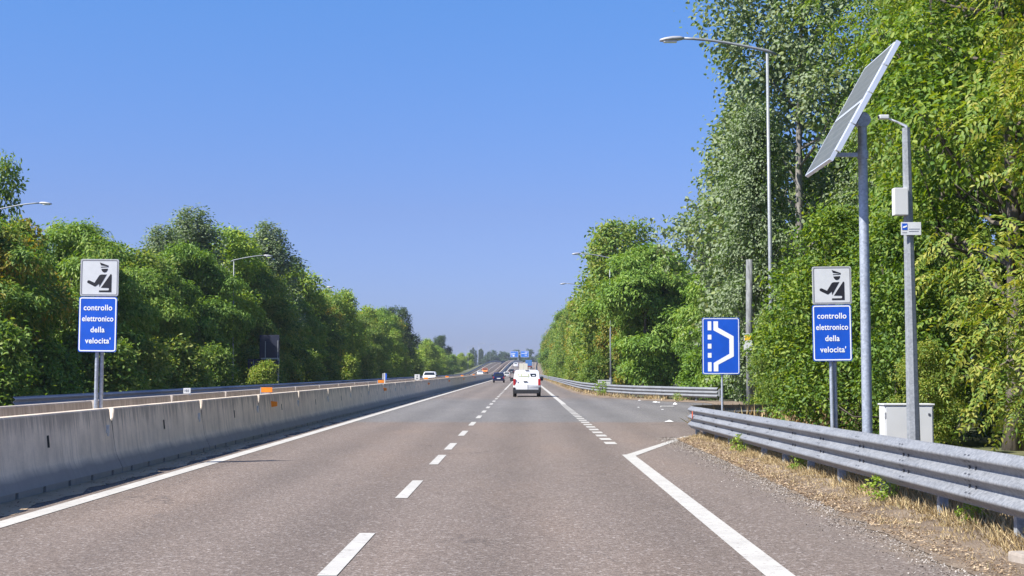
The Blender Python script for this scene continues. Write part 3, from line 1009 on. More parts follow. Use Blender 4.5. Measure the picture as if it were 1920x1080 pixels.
for j, (yy, hh) in enumerate([(141, 3.0), (153, 3.8), (166, 3.4), (182, 4.0), (200, 3.8), (222, 4.2), (250, 4.4), (285, 4.6)]):
    plant('shrub', 'shrub', f'low {"yellowish" if j % 2 else "green"} shrub, {ordn[j]} along the foot of the near tree row', 'shrub', 6.9 + 0.4 * (j % 3), yy, hh, None,
          'shrubs at the foot of the near tree row', 0.8, leaf='leaf_yellowish' if j % 2 else 'leaf_mixed')
# second rank so that no sky shows between the trunks
for j, (xx, yy, hh) in enumerate([(15.5, 66, 14), (17, 76, 12), (16.5, 100, 10), (15.5, 118, 11), (15, 132, 11), (14.5, 150, 12), (14, 172, 12), (14, 196, 12), (13.5, 225, 12)]):
    plant(['broad_a', 'broad_c', 'broad_b'][j % 3], 'roadside_tree', f'shaded tree, {ordn[j]} of the rank behind the near tree row', 'tree', xx, yy, hh, None, 'rank of trees behind the near row', 1.0, leaf='leaf_mixed')

# --- far side of the motorway
FT = 'trees beyond the opposite carriageway'
plant('broad_c', 'roadside_tree', 'tall dark tree just showing at the frame edge above the lamp', 'tree', -32.9, 90, 14.3, 0.6, FT, 0.62)
plant('locust', 'locust_tree', 'orange tinged locust tree beside the speed control sign on the median', 'tree', -24.5, 64, 8.6, 1.2, FT, 1.05, leaf='leaf_rusty')
plant('locust', 'locust_tree', 'rusty locust tree with feathery top at the frame edge', 'tree', -28.0, 71, 9.6, 3.0, FT, 1.0, leaf='leaf_rusty')
plant('locust', 'locust_tree', 'feathery green locust tree directly behind the median sign', 'tree', -25.0, 82, 9.6, 0.2, FT, 0.95)
plant('locust', 'locust_tree', 'low green locust bough mass below the gap in the treetops', 'tree', -24.0, 92, 7.8, 4.1, FT, 0.95)
plant('poplar_slim', 'poplar_tree', 'silvery poplar with the highest top of the opposite side', 'tree', -26.6, 118, 14.6, 2.5, FT, 1.4)
plant('locust', 'locust_tree', 'green locust tree in front of the silvery poplar', 'tree', -24.2, 106, 10.4, 1.4, FT, 0.9)
plant('poplar_slim', 'poplar_tree', 'broad topped poplar beside the opposite lamp with the curved arm', 'tree', -25.8, 150, 16.6, 0.9, FT, 1.4)
plant('locust', 'locust_tree', 'locust tree above the back of the road sign', 'tree', -23.4, 128, 10.5, 0.1, FT, 0.9, leaf='leaf_mixed')
plant('broad_a', 'roadside_tree', 'rounded tree below the broad topped poplar', 'tree', -23.6, 140, 9.8, 1.4, FT, 0.9)
plant('broad_c', 'roadside_tree', 'dark poplar like tree ending the high opposite trees', 'tree', -24.2, 284, 13.5, 2.0, FT, 0.8, leaf='leaf_dark')
plant('broad_c', 'roadside_tree', 'lone dark tree standing above the low green scrub', 'tree', -26.0, 470, 12.4, 1.0, FT, 0.8, leaf='leaf_dark')
for j, (k, xx, yy, hh, w_, lf, lab) in enumerate([
        ('broad_c', -25.8, 74, 9.0, 1.0, 'leaf_rusty', 'golden tinged tree behind the median sign pole'),
        ('broad_a', -25.5, 88, 8.0, 1.0, 'leaf_mixed', 'tree filling the dip to the side of the median sign'),
        ('broad_c', -26.5, 100, 9.6, 1.1, 'leaf_mixed', 'tree leading up to the highest silvery poplar'),
        ('poplar_slim', -27.5, 112, 12.6, 1.3, 'leaf_poplar', 'thin poplar just before the highest silvery poplar'),
        ('broad_c', -26.2, 125, 13.2, 1.1, 'leaf_bright', 'yellow green tree between the two tall poplars'),
        ('poplar_slim', -26.5, 135, 14.4, 1.4, 'leaf_bright', 'pale green poplar joined to the broad topped poplar'),
        ('broad_a', -24.6, 157, 12.6, 1.0, 'leaf_bright', 'yellow green tree under the edge of the broad topped poplar')]):
    plant(k, 'roadside_tree' if 'broad' in k else 'poplar_tree', lab, 'tree', xx, yy, hh, None, FT, w_, leaf=lf)
i, y = 0, 154.0
rng_r = random.Random(9)
while y < 300:
    k = rng_r.choice(['broad_a', 'broad_b', 'broad_c', 'locust'])
    lf = rng_r.choice(['leaf_mixed', 'leaf_bright', 'leaf_locust', 'leaf_rusty'])
    plant(k, 'roadside_tree', f'{tone[lf]} tree, {ordn[i]} after the curved lamp along the opposite side', 'tree', -24.0 + rng_r.uniform(-1.2, 0.8), y,
          rng_r.uniform(9.4, 12.6) if y > 175 else rng_r.uniform(9.2, 10.6), None, 'row of trees along the opposite side', rng_r.uniform(0.85, 1.0), leaf=lf)
    y += rng_r.uniform(7, 11)
    i += 1
for j, (xx, yy, hh) in enumerate([(-30, 60, 9), (-33, 76, 9), (-31, 96, 8.6), (-31, 110, 9.5), (-31, 126, 11), (-31, 143, 11), (-30, 165, 11), (-30, 190, 11), (-30, 215, 11), (-29, 240, 11), (-29, 265, 11)]):
    plant(['broad_a', 'broad_c', 'broad_b'][j % 3], 'roadside_tree', f'shaded tree, {ordn[j]} of the rank behind the opposite tree row', 'tree', xx, yy, hh, None, 'rank of trees behind the opposite row', 1.1, leaf='leaf_mixed')
for j, (xx, yy, hh, lf) in enumerate([(-20.6, 52, 2.6, 'leaf_mixed'), (-21, 58, 3.4, 'leaf_mixed'), (-21, 65, 3.0, 'leaf_locust'), (-21, 73, 3.6, 'leaf_mixed'), (-21, 81, 3.2, 'leaf_mixed'), (-21, 90, 3.6, 'leaf_mixed'),
                                      (-21, 99, 3.2, 'leaf_mixed'), (-19.9, 113.5, 2.3, 'leaf_bright'), (-21.5, 121, 3.4, 'leaf_mixed'), (-21.5, 132, 3.2, 'leaf_rusty'), (-21.5, 145, 3.6, 'leaf_mixed'),
                                      (-21.5, 160, 3.8, 'leaf_mixed'), (-21.5, 178, 3.4, 'leaf_bright'), (-21.5, 198, 4.2, 'leaf_mixed'), (-21.5, 222, 3.6, 'leaf_bright'), (-21.5, 240, 4.2, 'leaf_bright'), (-21.5, 262, 4.0, 'leaf_bright')]):
    plant('shrub', 'shrub', f'{tone[lf]} shrub, {ordn[j]} along the opposite guardrail', 'shrub', xx, yy, hh, None, 'shrubs along the opposite guardrail', 1.0, leaf=lf)
for j in range(22):
    yy = 300 + j * 16
    lf = 'leaf_bright' if j % 3 else 'leaf_mixed'
    hh = random.uniform(7.0, 9.0) if yy < 400 else random.uniform(5.0, 8.0)
    plant('shrub' if j % 2 else 'broad_a', 'shrub' if j % 2 else 'roadside_tree', f'{tone[lf]} scrub clump, {ordn[j]} beyond the dark poplar like tree', 'shrub' if j % 2 else 'tree',
          -23.5 - (j % 4) * 1.6 + road_c(yy), yy, hh * (0.8 if j % 2 else 1.15), None, 'scrub along the rising carriageway', 1.1, leaf=lf)
for j, (px, ty) in enumerate([(883, 656), (887, 652), (891, 657), (899, 656), (902, 654), (904, 657), (915.5, 660), (918, 664)]):
    X = (px - 980) * 1300 / F_PX
    plant('cypress_poplar', 'columnar_poplar', f'slender columnar poplar on the horizon, {ordn[j]} counted towards the crest', 'tree', X, 1300 + 6 * (j % 3), CAM_H + (696 - ty) * 1300 / F_PX, None,
          'columnar poplars on the horizon', 0.8, z=0)
for j in range(13):
    X = -29 + j * 3.9
    plant('far_tree', 'distant_tree', f'hazy rounded tree behind the crest, {ordn[j]} from the columnar poplars', 'tree', X, 1230 + 17 * (j % 4), 13.5 + 3.5 * math.sin(j * 2.3) + 1.5, None, 'hazy trees behind the crest', 1.0, z=0)

# weeds, dry grass, leaf litter along the near guardrail
for j, (xx, yy, hh, what) in enumerate([(4.42, 18.3, 0.34, 'green weed sprouting between two guardrail posts'), (4.75, 13.4, 0.38, 'low green weed beside the concrete kerb block'),
                                        (4.5, 24.0, 0.3, 'thin green weed under the middle of the guardrail'), (4.3, 29.3, 0.35, 'weed at the guardrail post nearest the nose'),
                                        (4.6, 15.3, 0.25, 'small weed in the dry grass near the last post'), (5.2, 96.5, 0.9, 'green weed under the curved far guardrail'),
                                        (8.2, 78.6, 0.45, 'weed at the litter in the lay-by'), (4.9, 20.6, 0.4, 'yellow flecked weed behind the guardrail')]):
    plant('weed', 'weed', what, 'weed', xx, yy, hh, None, 'weeds along the guardrails', 1.0, z=0.03)
rng = np.random.default_rng(77)


def blades(n, xy, hmin, hmax, wid, lean=0.5):
    n = len(xy)
    P = np.column_stack([xy[:, 0], xy[:, 1], np.full(n, 0.01)])
    A = unit(np.column_stack([rng.normal(0, lean, n), rng.normal(0, lean, n), np.ones(n)]))
    N = unit(np.column_stack([rng.normal(0, 1, n), rng.normal(0, 1, n), np.full(n, .2)]))
    return P, A, N, rng.uniform(hmin, hmax, n), np.full(n, wid) * rng.uniform(0.6, 1.5, n)


tuft = np.column_stack([rng.normal(4.55, 0.34, 950), rng.uniform(11.5, 36.8, 950)])
tuft = np.concatenate([tuft, np.column_stack([rng.uniform(4.9, 7.5, 260), rng.uniform(14, 38, 260)])])
xy = (tuft[:, None, :] + rng.normal(0, 0.07, (len(tuft), 26, 2))).reshape(-1, 2)
xy = xy[xy[:, 0] > 3.8]
a = blades(0, xy, 0.07, 0.35, 0.009, 0.6)
a[3][:] *= np.clip((xy[:, 0] - 3.95) * 1.25, 0.25, 1.15)
ty = rng.uniform(80, 300, 500)
tuft = np.column_stack([np.array([near_edge(q) for q in ty]) + 0.35 + np.abs(rng.normal(0, 0.45, 500)), ty])
xy = (tuft[:, None, :] + rng.normal(0, 0.13, (len(tuft), 12, 2))).reshape(-1, 2)
b3 = blades(0, xy, 0.12, 0.42, 0.035, 0.4)
q = np.column_stack([rng.uniform(5.0, 9.0, 160), rng.uniform(38.8, 43, 160)])
xy = (q[:, None, :] + rng.normal(0, 0.12, (160, 16, 2))).reshape(-1, 2)
c3 = blades(0, xy, 0.2, 0.8, 0.016, 0.5)
args = [np.concatenate(t) for t in zip(a, b3, c3)]
tag(leaf_mesh('dry_grass', *args, M['straw'], 0.25, None, True), kind='stuff')
n = 17000
lx = 3.72 + np.abs(rng.normal(0, 0.5, n)) ** 1.3
ly = rng.uniform(11, 36, n)
P = np.column_stack([lx, ly, rng.uniform(0.02, 0.055, n) * np.clip((lx - 3.6) * 3, 0.3, 1)])
mlx = rng.uniform(-6.42, -5.95, 2600)
P = np.concatenate([P, np.column_stack([mlx, rng.uniform(14, 90, 2600), np.full(2600, 0.012)])])
n = len(P)
N = unit(np.column_stack([rng.normal(0, .35, n), rng.normal(0, .35, n), np.ones(n)]))
tag(leaf_mesh('leaf_litter', P, np.cross(N, rand_dirs(rng, n)), N, rng.uniform(0.015, 0.06, n), rng.uniform(0.008, 0.024, n), M['litter'], 0.1, None, True), kind='stuff')

# gravel and grit spilling from the verge on to the hard shoulder
n = 15000
gx2, gy2 = 3.84 - np.abs(rng.normal(0, 0.28, n)), rng.uniform(10.5, 37, n)
P = np.column_stack([gx2, gy2, np.full(n, 0.004)])
N = unit(np.column_stack([rng.normal(0, .5, n), rng.normal(0, .5, n), np.ones(n)]))
gl = rng.uniform(0.008, 0.026, n)
tag(leaf_mesh('gravel', P, np.cross(N, rand_dirs(rng, n)) + np.array([0, 0, .3]), N, gl, gl * 0.8, M['gravel'], 0.3, None, True), kind='stuff')

# ------------------------------------------------------------------ concrete median barriers
BL = 6.7


def barrier_body():
    L = BL - 0.04
    ys = [(0.0, 0.87, 0), (0.055, 0.90, 0), (0.125, 1.05, 0)]
    for k in range(6):
        c = 0.55 + k * 1.11
        ys += [(c - .06, 1.05, 0), (c - .059, 1.05, 1), (c + .059, 1.05, 1), (c + .06, 1.05, 0)]
    ys += [(L - 0.125, 1.05, 0), (L - 0.055, 0.90, 0), (L, 0.87, 0)]
    secs = []
    for y, zt, hole in ys:
        zb = 0.085 if hole else 0.0
        prof = [(0.30, zb), (0.30, 0.09), (0.195, 0.31), (0.175, 0.40), (0.108, zt - 0.02), (0.09, zt)]
        secs.append([(x, y, z) for x, z in prof] + [(-x, y, z) for x, z in prof[::-1]])
    return MB().loft(secs)


proto_b = thing('concrete_barrier', 'x', 'barrier')
body_o = barrier_body().build('concrete_body', M['concrete'], proto_b, smooth=True, angle=R(25))
# front face runs through (0.175,.40) and (0.108,1.03)
fx = lambda z: 0.175 - (z - 0.40) / 0.63 * 0.067
mb = MB()
mb.add([(fx(.58) + .003, BL / 2 - .05, .58), (fx(.58) + .003, BL / 2 + .05, .58), (fx(.75) + .003, BL / 2 + .05, .75), (fx(.75) + .003, BL / 2 - .05, .75)], [(0, 1, 2, 3)])
mb.build('lifting_slot_shade', M['dark'], proto_b)  # flat dark plate, the shade inside the recess put into its colour
_js = [(.285, .002), (.285, .085), (.182, .30), (.160, .40), (.112, .85)]
MB().loft([[(x, y, z) for x, z in _js] + [(-x, y, z) for x, z in _js[::-1]] for y in (BL - .038, BL - .002)]).build('gap_light_block', M['dark'], proto_b)  # dark filler added to stop sunlight showing through the open joint
mb = MB()
zc = 0.70
mb.box(fx(zc) - .01, fx(zc) + .03, BL - .42, BL - .36, zc - .09, zc + .09, 0, .006)
mb.box(fx(zc) + .0, fx(zc) + .022, BL - .47, BL - .31, zc - .04, zc + .02, 0, .005)
mb.build('marker_bracket', M['cabinet'], proto_b)
Y0 = 24.1 - 2 * BL
word = ['first', 'second', 'third', 'fourth', 'fifth', 'sixth', 'seventh', 'eighth', 'ninth', 'tenth']
far_label = 'grey concrete barrier section far along the median, one of a long row'
used_first = False


def put_barrier(x, y, full, label, group):
    global used_first
    ang = -math.atan2(road_c(y + BL) - road_c(y), BL)
    if full:
        o = proto_b if not used_first else copy_tree(proto_b)
        used_first = True
    else:
        o = bpy.data.objects.new('concrete_barrier', body_o.data)
        link(o)
    o.location = (x + road_c(y), y, road_z(y))
    o.rotation_euler = (math.atan2(road_z(y + BL) - road_z(y), BL), 0, ang)
    tag(o, label, 'barrier', group)
    return o


for k in range(150):
    y = Y0 + BL * k
    if k < 10:
        lab = f'streaked concrete barrier beside the left lane, {word[k]} section from the camera' if k != 1 else 'streaked concrete barrier below the median sign, second section from the camera'
        if k == 0:
            lab = 'streaked concrete barrier beside the left lane, cut off by the frame edge'
    else:
        lab = 'grey concrete barrier section far along our side of the median row'
    put_barrier(-6.8, y, k < 16, lab, 'concrete barriers along our carriageway')
Y1 = 36.9 - 2 * BL
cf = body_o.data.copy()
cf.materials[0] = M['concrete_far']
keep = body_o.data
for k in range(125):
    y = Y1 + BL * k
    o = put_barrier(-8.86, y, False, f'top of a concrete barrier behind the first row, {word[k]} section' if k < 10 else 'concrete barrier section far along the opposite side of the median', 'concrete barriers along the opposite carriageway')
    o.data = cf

# orange reflectors clamped to the barrier
rp = thing('barrier_reflector', 'x', 'reflector', (0, 0, 0))
mb = MB()
mb.box(-.15, .15, -.012, .0, 1.09, 1.22, 0, .005)
mb.build('upper_plate', M['orange'], rp)
mb = MB()
mb.box(-.175, -.150, -.015, .01, .98, 1.22)
mb.box(-.175, .12, -.005, .01, 1.056, 1.08)
mb.build('clamp', M['galv_pole'], rp)
mb = MB()
mb.loft([[(.13, -.11, .70), (.13, -.11, .86), (.13, .11, .86), (.13, .11, .70)], [(.27, .04, .72), (.27, .04, .84), (.27, .11, .84), (.27, .11, .72)]])
mb.build('lower_wedge', M['orange'], rp)
for j, (yy, lab) in enumerate([(39.3, 'large orange reflector clamped on the barrier, the one closest to the median sign'), (71.0, 'orange reflector on the barrier in front of the delineator post'),
                               (104, 'orange reflector on the barrier below the oncoming white car'), (133, 'orange reflector on the barrier past the oncoming white car'), (166, 'small orange reflector on the barrier near its vanishing end'),
                               (205, 'tiny orange reflector on the barrier beside the blue car')]):
    o = rp if j == 0 else copy_tree(rp)
    o.location = (-6.8, yy, road_z(yy))
    tag(o, lab, 'reflector', 'orange reflectors on the barrier')

# small number plate on the second barrier row
t = thing('number_marker', 'small white plate with number 101 on the rear barrier row', 'marker plate', (-8.74, 38.5, 1.05))
mb = MB()
mb.box(-.095, .095, -.006, .006, .02, .16, 0, .004)
mb.build('plate', M['white_panel'], t)
MB().box(.06, .09, .007, .02, -.02, .16).build('stem', M['galv_pole'], t)
text_obj('lettering', '101', .085, M['bolt'], t, (-0.01, -.0075, .09), 0.002)
t = thing('delineator_post', 'slim white post with dark reflector behind the orange reflector', 'delineator', (-7.75, 83, 0))
MB().box(-.04, .04, -.03, .03, 0, 1.55, 0, .01).build('post', M['cabinet'], t)
MB().box(.042, .13, -.04, .04, 1.18, 1.52, 0, .008).build('dark_reflector', M['blue_panel'], t)
MB().box(-.13, -.042, -.04, .04, 1.18, 1.52, 0, .008).build('pale_reflector', M['grey_edge'], t)
t = thing('median_plate', 'small square white sign on a post beside the oncoming white car', 'sign', (-7.7, 108, 0))
MB().box(-.05, .05, -.03, .03, 0, 1.05).build('post', M['cabinet'], t)
MB().box(-.19, .19, -.045, -.031, 1.02, 1.42, 0, .01).build('panel', M['white_panel'], t)
mb = MB()
mb.box(-.05, .05, -.049, -.0455, 1.26, 1.34)
mb.box(-.08, .07, -.049, -.0455, 1.10, 1.17)
mb.build('dark_marks', M['bolt'], t)

# ------------------------------------------------------------------ triple wave guardrails
def rail_profile():
    """(depth towards traffic, height) of a three wave beam, total height 0.56"""
    out = []
    for k in range(3):
        b = k * 0.187
        out += [(0.0, b + 0.0), (0.004, b + .016), (0.066, b + .066), (0.081, b + .082), (0.083, b + .0935), (0.081, b + .105), (0.066, b + .121), (0.004, b + .171)]
    out.append((0.0, 0.561))
    return out


def densify(path, step=0.5):
    out = [Vector(path[0])]
    for a, b2 in zip(path[:-1], path[1:]):
        a, b2 = Vector(a), Vector(b2)
        n = max(1, int((b2 - a).length / step))
        out += [a.lerp(b2, (k + 1) / n) for k in range(n)]
    return out


def guardrail(name, label, path, z_low, posts, side, mat, pmat, seams=(), post_dx=0.09, extra=None):
    """path: XY points; side=+1: traffic lies to the left hand of the path direction"""
    root = thing(name, label, 'guardrail', (0, 0, 0))
    prof = rail_profile()
    secs = []
    n = len(path)
    cum = 0.0
    for i, p in enumerate(path):
        d = (path[min(i + 1, n - 1)] - path[max(i - 1, 0)]).normalized()
        nx, ny = -d.y * side, d.x * side
        zz = z_low(p) if callable(z_low) else z_low
        secs.append([(p.x + nx * q, p.y + ny * q, zz + h) for q, h in prof] + [(p.x + nx * (q - .006), p.y + ny * (q - .006), zz + h) for q, h in prof[::-1]])
    MB().loft(secs).build('rail', mat, root, smooth=True, angle=R(50))
    for s in posts:
        i = min(range(n), key=lambda k: abs(path[k].y - s))
        p = path[i]
        d = (path[min(i + 1, n - 1)] - path[max(i - 1, 0)]).normalized()
        nx, ny = -d.y * side, d.x * side
        zz = z_low(p) if callable(z_low) else z_low
        m2 = MB()
        cx, cy = p.x - nx * (post_dx + .05), p.y - ny * (post_dx + .05)
        m2.box(-.05, .05, -.045, .045, 0, 1)
        m2.v = [(cx + x, cy + y2, (-.4 if z == 0 else zz + .50)) for x, y2, z in m2.v]
        m2.build('post', pmat, root)
        m3 = MB()
        m3.box(-.045, .045, -.035, .035, 0, 1)
        m3.v = [(p.x - nx * .048 + x, p.y - ny * .048 + y2, zz + .10 + z * .36) for x, y2, z in m3.v]
        m3.build('spacer', pmat, root)
    for s in seams:
        i = min(range(n), key=lambda k: abs(path[k].y - s))
        p = path[i]
        d = (path[min(i + 1, n - 1)] - path[max(i - 1, 0)]).normalized()
        nx, ny = -d.y * side, d.x * side
        zz = z_low(p) if callable(z_low) else z_low
        m2 = MB()
        for along in (-.10, .10):
            for h in (0.186, 0.374):
                c = Vector((p.x + d.x * along + nx * .004, p.y + d.y * along + ny * .004, zz + h))
                m2.tube([c, c + Vector((nx * .016, ny * .016, 0))], .017, 6)
            for h in (0.06, 0.127, 0.247, 0.314, 0.434, 0.501):
                c = Vector((p.x + d.x * along * .6 + nx * .066, p.y + d.y * along * .6 + ny * .066, zz + h))
                u = Vector((d.x, d.y, 0)) * .022
                w = Vector((nx * .01, ny * .01, 0.012 if h % .187 < .0935 else -.012))
                m2.add([c - u - w * .6, c + u - w * .6, c + u + w * .6, c - u + w * .6], [(0, 1, 2, 3)])
        m2.build('splice_bolts', M['bolt'], root)
    return root


# near rail: from behind the camera to its curved nose at the lay-by
nose = [(4.32, 36.0), (4.29, 37.2), (4.32, 38.1), (4.45, 38.75), (4.75, 39.25), (5.25, 39.6), (5.9, 39.85), (6.8, 40.1), (8.0, 40.35)]
pth = densify([(4.66, 5, 0), (4.50, 12, 0), (4.42, 20, 0), (4.36, 28, 0)] + [(x, y, 0) for x, y in nose], 0.3)
gr = guardrail('guardrail', 'weathered triple wave guardrail in front of the cabinet and the signs', pth,
               lambda p: float(np.interp(p.y, [5, 13, 38, 41], [0.36, 0.33, 0.20, 0.19])),
               [7.2, 9.4, 11.75, 14.0, 16.4, 18.75, 21.1, 23.3, 25.5, 27.6, 29.8, 32, 34.2, 36.4, 38.4], 1, M['galv'], M['post'],
               seams=[9.8, 14.9, 17.2, 19.5, 21.8, 24.1, 26.3, 28.6, 30.9, 33.1, 35.4])
d = Vector((4.25, 37.0, 0))
mb = MB()
mb.add([(4.20, 36.72, .56), (4.20, 36.80, .66), (4.20, 36.88, .56), (4.20, 36.80, .46), (4.215, 36.72, .56), (4.215, 36.80, .66), (4.215, 36.88, .56), (4.215, 36.80, .46)],
       [(0, 1, 2, 3), (7, 6, 5, 4), (0, 4, 5, 1), (1, 5, 6, 2), (2, 6, 7, 3), (3, 7, 4, 0)])
mb.build('reflector', M['red_reflector'], gr)
# far rail: comes out of the lay-by and runs on along the near side
fp = [(10.2, 77.4, 0), (9.2, 79.6, 0), (7.9, 83.6, 0), (6.6, 88.0, 0), (5.6, 95.0, 0), (5.0, 104, 0), (4.6, 116, 0), (4.5, 130, 0)] + [(4.5 + road_c(q), q, 0) for q in range(150, 1000, 20)]
pth2 = densify(fp, 1.6)
guardrail('guardrail', 'triple wave guardrail that curves out of the lay-by and runs past the van', pth2, lambda p: 0.24 + road_z(p.y),
          [77.6, 79.8, 81.9, 84, 86.2, 88.3, 90.6, 92.9, 95.2, 97.5, 99.9, 102.3, 104.6, 107, 110, 113, 116, 119, 122, 126, 130, 136, 142, 150, 160, 170, 180, 190, 200], 1, M['galv'], M['post'],
          seams=[79.5, 83.8, 88, 92, 96.4, 101, 106])
# opposite rail, seen from behind its traffic side
op = [Vector((-17.0 + road_c(q), q, 0)) for q in [33, 36, 40, 44, 47.5]]
guardrail('guardrail', 'short end of dark guardrail beyond the opposite carriageway at the frame edge', densify(op, 2), 0.24, [36, 40, 44], -1, M['galv_shade'], M['post'])
op = [Vector((-16.9 + road_c(q), q, 0)) for q in list(range(49, 300, 8)) + list(range(300, 1060, 20))]
guardrail('guardrail', 'long dark guardrail beyond the opposite carriageway, running up the rise', densify(op, 4), lambda p: 0.24 + road_z(p.y), list(range(52, 240, 4)), -1, M['galv_shade'], M['post'])
# ------------------------------------------------------------------ signs
def officer_polys():
    P = [[(.50, .09), (.735, .175), (.72, .192), (.53, .168)],
         [(.528, .207), (.73, .197), (.73, .214), (.533, .226)],
         [(.54, .265), (.715, .255), (.705, .30), (.675, .345), (.63, .362), (.585, .348), (.555, .31)],
         [(.185, .60), (.20, .578), (.235, .575), (.372, .640), (.49, .445), (.515, .425), (.55, .416), (.69, .413), (.50, .755), (.492, .665), (.41, .730), (.385, .742), (.19, .642), (.178, .622)],
         [(.79, .40), (.81, .408), (.818, .43), (.818, .89), (.495, .89), (.495, .845), (.735, .842), (.752, .828), (.752, .79), (.742, .778), (.545, .772)]]
    return P


def speed_sign(label, loc, w, post_h, rz, lean=0.0):
    t = thing('speed_control_sign', label, 'road sign', loc, rz)
    t.rotation_euler[1] = lean
    hb, ht = w * 1.44, w * 0.97
    zb = post_h
    zc = zb + hb / 2
    zt = zb + hb + 0.012 + ht / 2
    MB().prism_xz(rrect(w, hb, .035, 4, -.01 * w, zc), -.012, .0).build('lower_panel', [M['blue_panel']], t)
    lp = t.children[-1] if False else [c for c in t.children if c.name.startswith('lower_panel')][0]
    o = frame_mb(w * .965, hb * .975, .04, .02 * w / .68, -.0145, -.0125, zc).build('white_border', M['white_film'], lp)
    o.location.x = -.01 * w
    for k, s in enumerate(('controllo', 'elettronico', 'della', "velocita'")):
        sz = w * 0.205
        text_obj('lettering', s, sz, M['white_film'], lp, (-.01 * w + (.02 * w if k == 3 else 0), -.0145, zc + hb * (.30 - .20 * k)), 0.0026, 0.92 if k != 1 else 0.84)
    up = MB().prism_xz(rrect(w, ht, .035, 4, .01 * w, zt), -.012, .0).build('upper_panel', M['white_panel'], t)
    o = frame_mb(w * .985, ht * .985, .032, .022, -.0135, -.0125, zt).build('grey_rim', M['grey_edge'], up)
    o.location.x = .01 * w
    o = frame_mb(w * .93, ht * .93, .03, .007, -.0145, -.0125, zt).build('black_border', M['bolt'], up)
    o.location.x = .01 * w
    mb = MB()
    for poly in officer_polys():
        mb.prism_xz([(.01 * w + (u - .5) * w, zt + (.5 - v) * ht) for u, v in poly], -.0150, -.0125)
    mb.build('officer_symbol', M['black_film'], up)
    for x, y in ((-.035 * w, .06), (.075 * w, .11)):
        MB().tube([(x, y, -.05), (x, y, zb + hb + ht * .8)], .034 * w / .68, 12).build('pole', M['galv_pole'], t, smooth=True, angle=R(40))
    for z in (zb + .15, zb + hb - .15, zt):
        MB().box(-.25 * w, .25 * w, .002, .03, z - .02, z + .02).build('rear_bar', M['galv_pole'], t)
    return t


p = at(181, 660, 26)
wl = 72 * 26 / F_PX
speed_sign('blue speed control sign with officer symbol on the median, between barriers', (p.x, 26, 0), wl, p.z, 0.0, R(0.5))
p = at(1564, 677, 27)
speed_sign('blue speed control sign with officer symbol behind the guardrail beside the solar mast', (p.x, 27, 0), 73 * 27 / F_PX, p.z, 0.0, R(-0.6))

# lay-by sign
Ys = 35.8
p = at(1352, 702, Ys)
w, h = 70 * Ys / F_PX, 106 * Ys / F_PX
t = thing('lay_by_sign', 'blue emergency lay-by sign with white road symbol behind the guardrail nose', 'road sign', (p.x, Ys + .7, 0))
t.location.y = Ys
t.location.x = 4.98 if abs(p.x - 4.98) < .1 else p.x
zc = p.z + h / 2
pn = MB().prism_xz(rrect(w, h, .04, 4, 0, zc), -.012, 0).build('panel', M['blue_panel'], t)
frame_mb(w * .965, h * .978, .045, .016, -.0145, -.0125, zc).build('white_border', M['white_film'], pn)
fz = lambda u, v: ((u - .5) * w, zc + (.5 - v) * h)
for a, b2 in ((.063, .222), (.30, .385), (.459, .545), (.622, .706), (.785, .947)):
    MB().prism_xz([fz(.15, a), fz(.247, a), fz(.247, b2), fz(.15, b2)], -.0150, -.0125).build('dashed_stripe', M['white_film'], pn)
MB().prism_xz([fz(*q) for q in ((.304, .063), (.427, .063), (.427, .174), (.842, .328), (.842, .683), (.427, .827), (.427, .947), (.304, .947), (.304, .798), (.726, .637), (.726, .374), (.304, .222))],
              -.0150, -.0125).build('lane_symbol', M['white_film'], pn)
MB().tube([(.03, .04, -.05), (.03, .04, zc + h * .4)], .028, 12).build('pole', M['galv_pole'], t, smooth=True, angle=R(40))
for z in (zc - .35, zc + .35):
    MB().box(-.2, .2, .002, .02, z - .02, z + .02).build('rear_bar', M['galv_pole'], t)

# thick flaking pole with a small yellow and white notice
Yp = 47.0
p = at(1405, 640, Yp)
t = thing('old_pole', 'thick flaking grey pole rising out of the leaves beside the lay-by sign', 'pole', (p.x, Yp, 0))
MB().tube([(0, 0, -.1), (0, 0, 3), (.02, 0, 5.2)], [.11, .105, .10], 14).build('shaft', M['old_pole'], t, smooth=True)
zc = p.z
t = thing('notice_plate', 'small yellow and white notice plate fixed to the flaking pole', 'plate', (p.x, Yp - .16, 0))
MB().box(-.20, .06, -.012, 0, zc - .28, zc + .24, 0, .005).build('white_plate', M['white_panel'], t)
MB().box(-.175, .05, -.016, -.0125, zc + .03, zc + .2, 0, .002).build('yellow_field', M['yellow'], t)
MB().box(-.05, .02, .001, .05, zc - .2, zc + .16).build('clip', M['galv_pole'], t)

M['sign_back'] = simple('shade_toned_sign_back', (0.012, 0.017, 0.042), 0.6)  # navy backs with the tree shade over them put into the colour
# back of the road signs beyond the opposite carriageway
Yb = 115
t = thing('road_sign_back', 'dark blue backs of road signs on posts in front of opposite trees', 'road sign', (at(500, 690, Yb).x, Yb, 0))
bx = lambda px: at(px, 690, Yb).x - t.location.x
bz = lambda py: at(500, py, Yb).z
MB().box(bx(486), bx(523), .06, .09, bz(672), bz(628), 0, .01).build('upper_panel', M['sign_back'], t)
MB().box(bx(464), bx(489), .06, .09, bz(709), bz(673), 0, .01).build('lower_panel', M['sign_back'], t)
MB().box(bx(505), bx(522), .06, .09, bz(700), bz(676), 0, .01).build('lower_panel', M['sign_back'], t)
for px, a, b2, ww in ((497, 672, 640, .05), (520.5, 672, 638, .05), (475, 709, 676, .05)):
    MB().box(bx(px) - ww / 2, bx(px) + ww / 2, .03, .058, bz(a), bz(b2)).build('stiffener', M['post'], t)
MB().box(bx(489), bx(523), .02, .058, bz(673.5), bz(671)).build('cross_beam', M['post'], t)
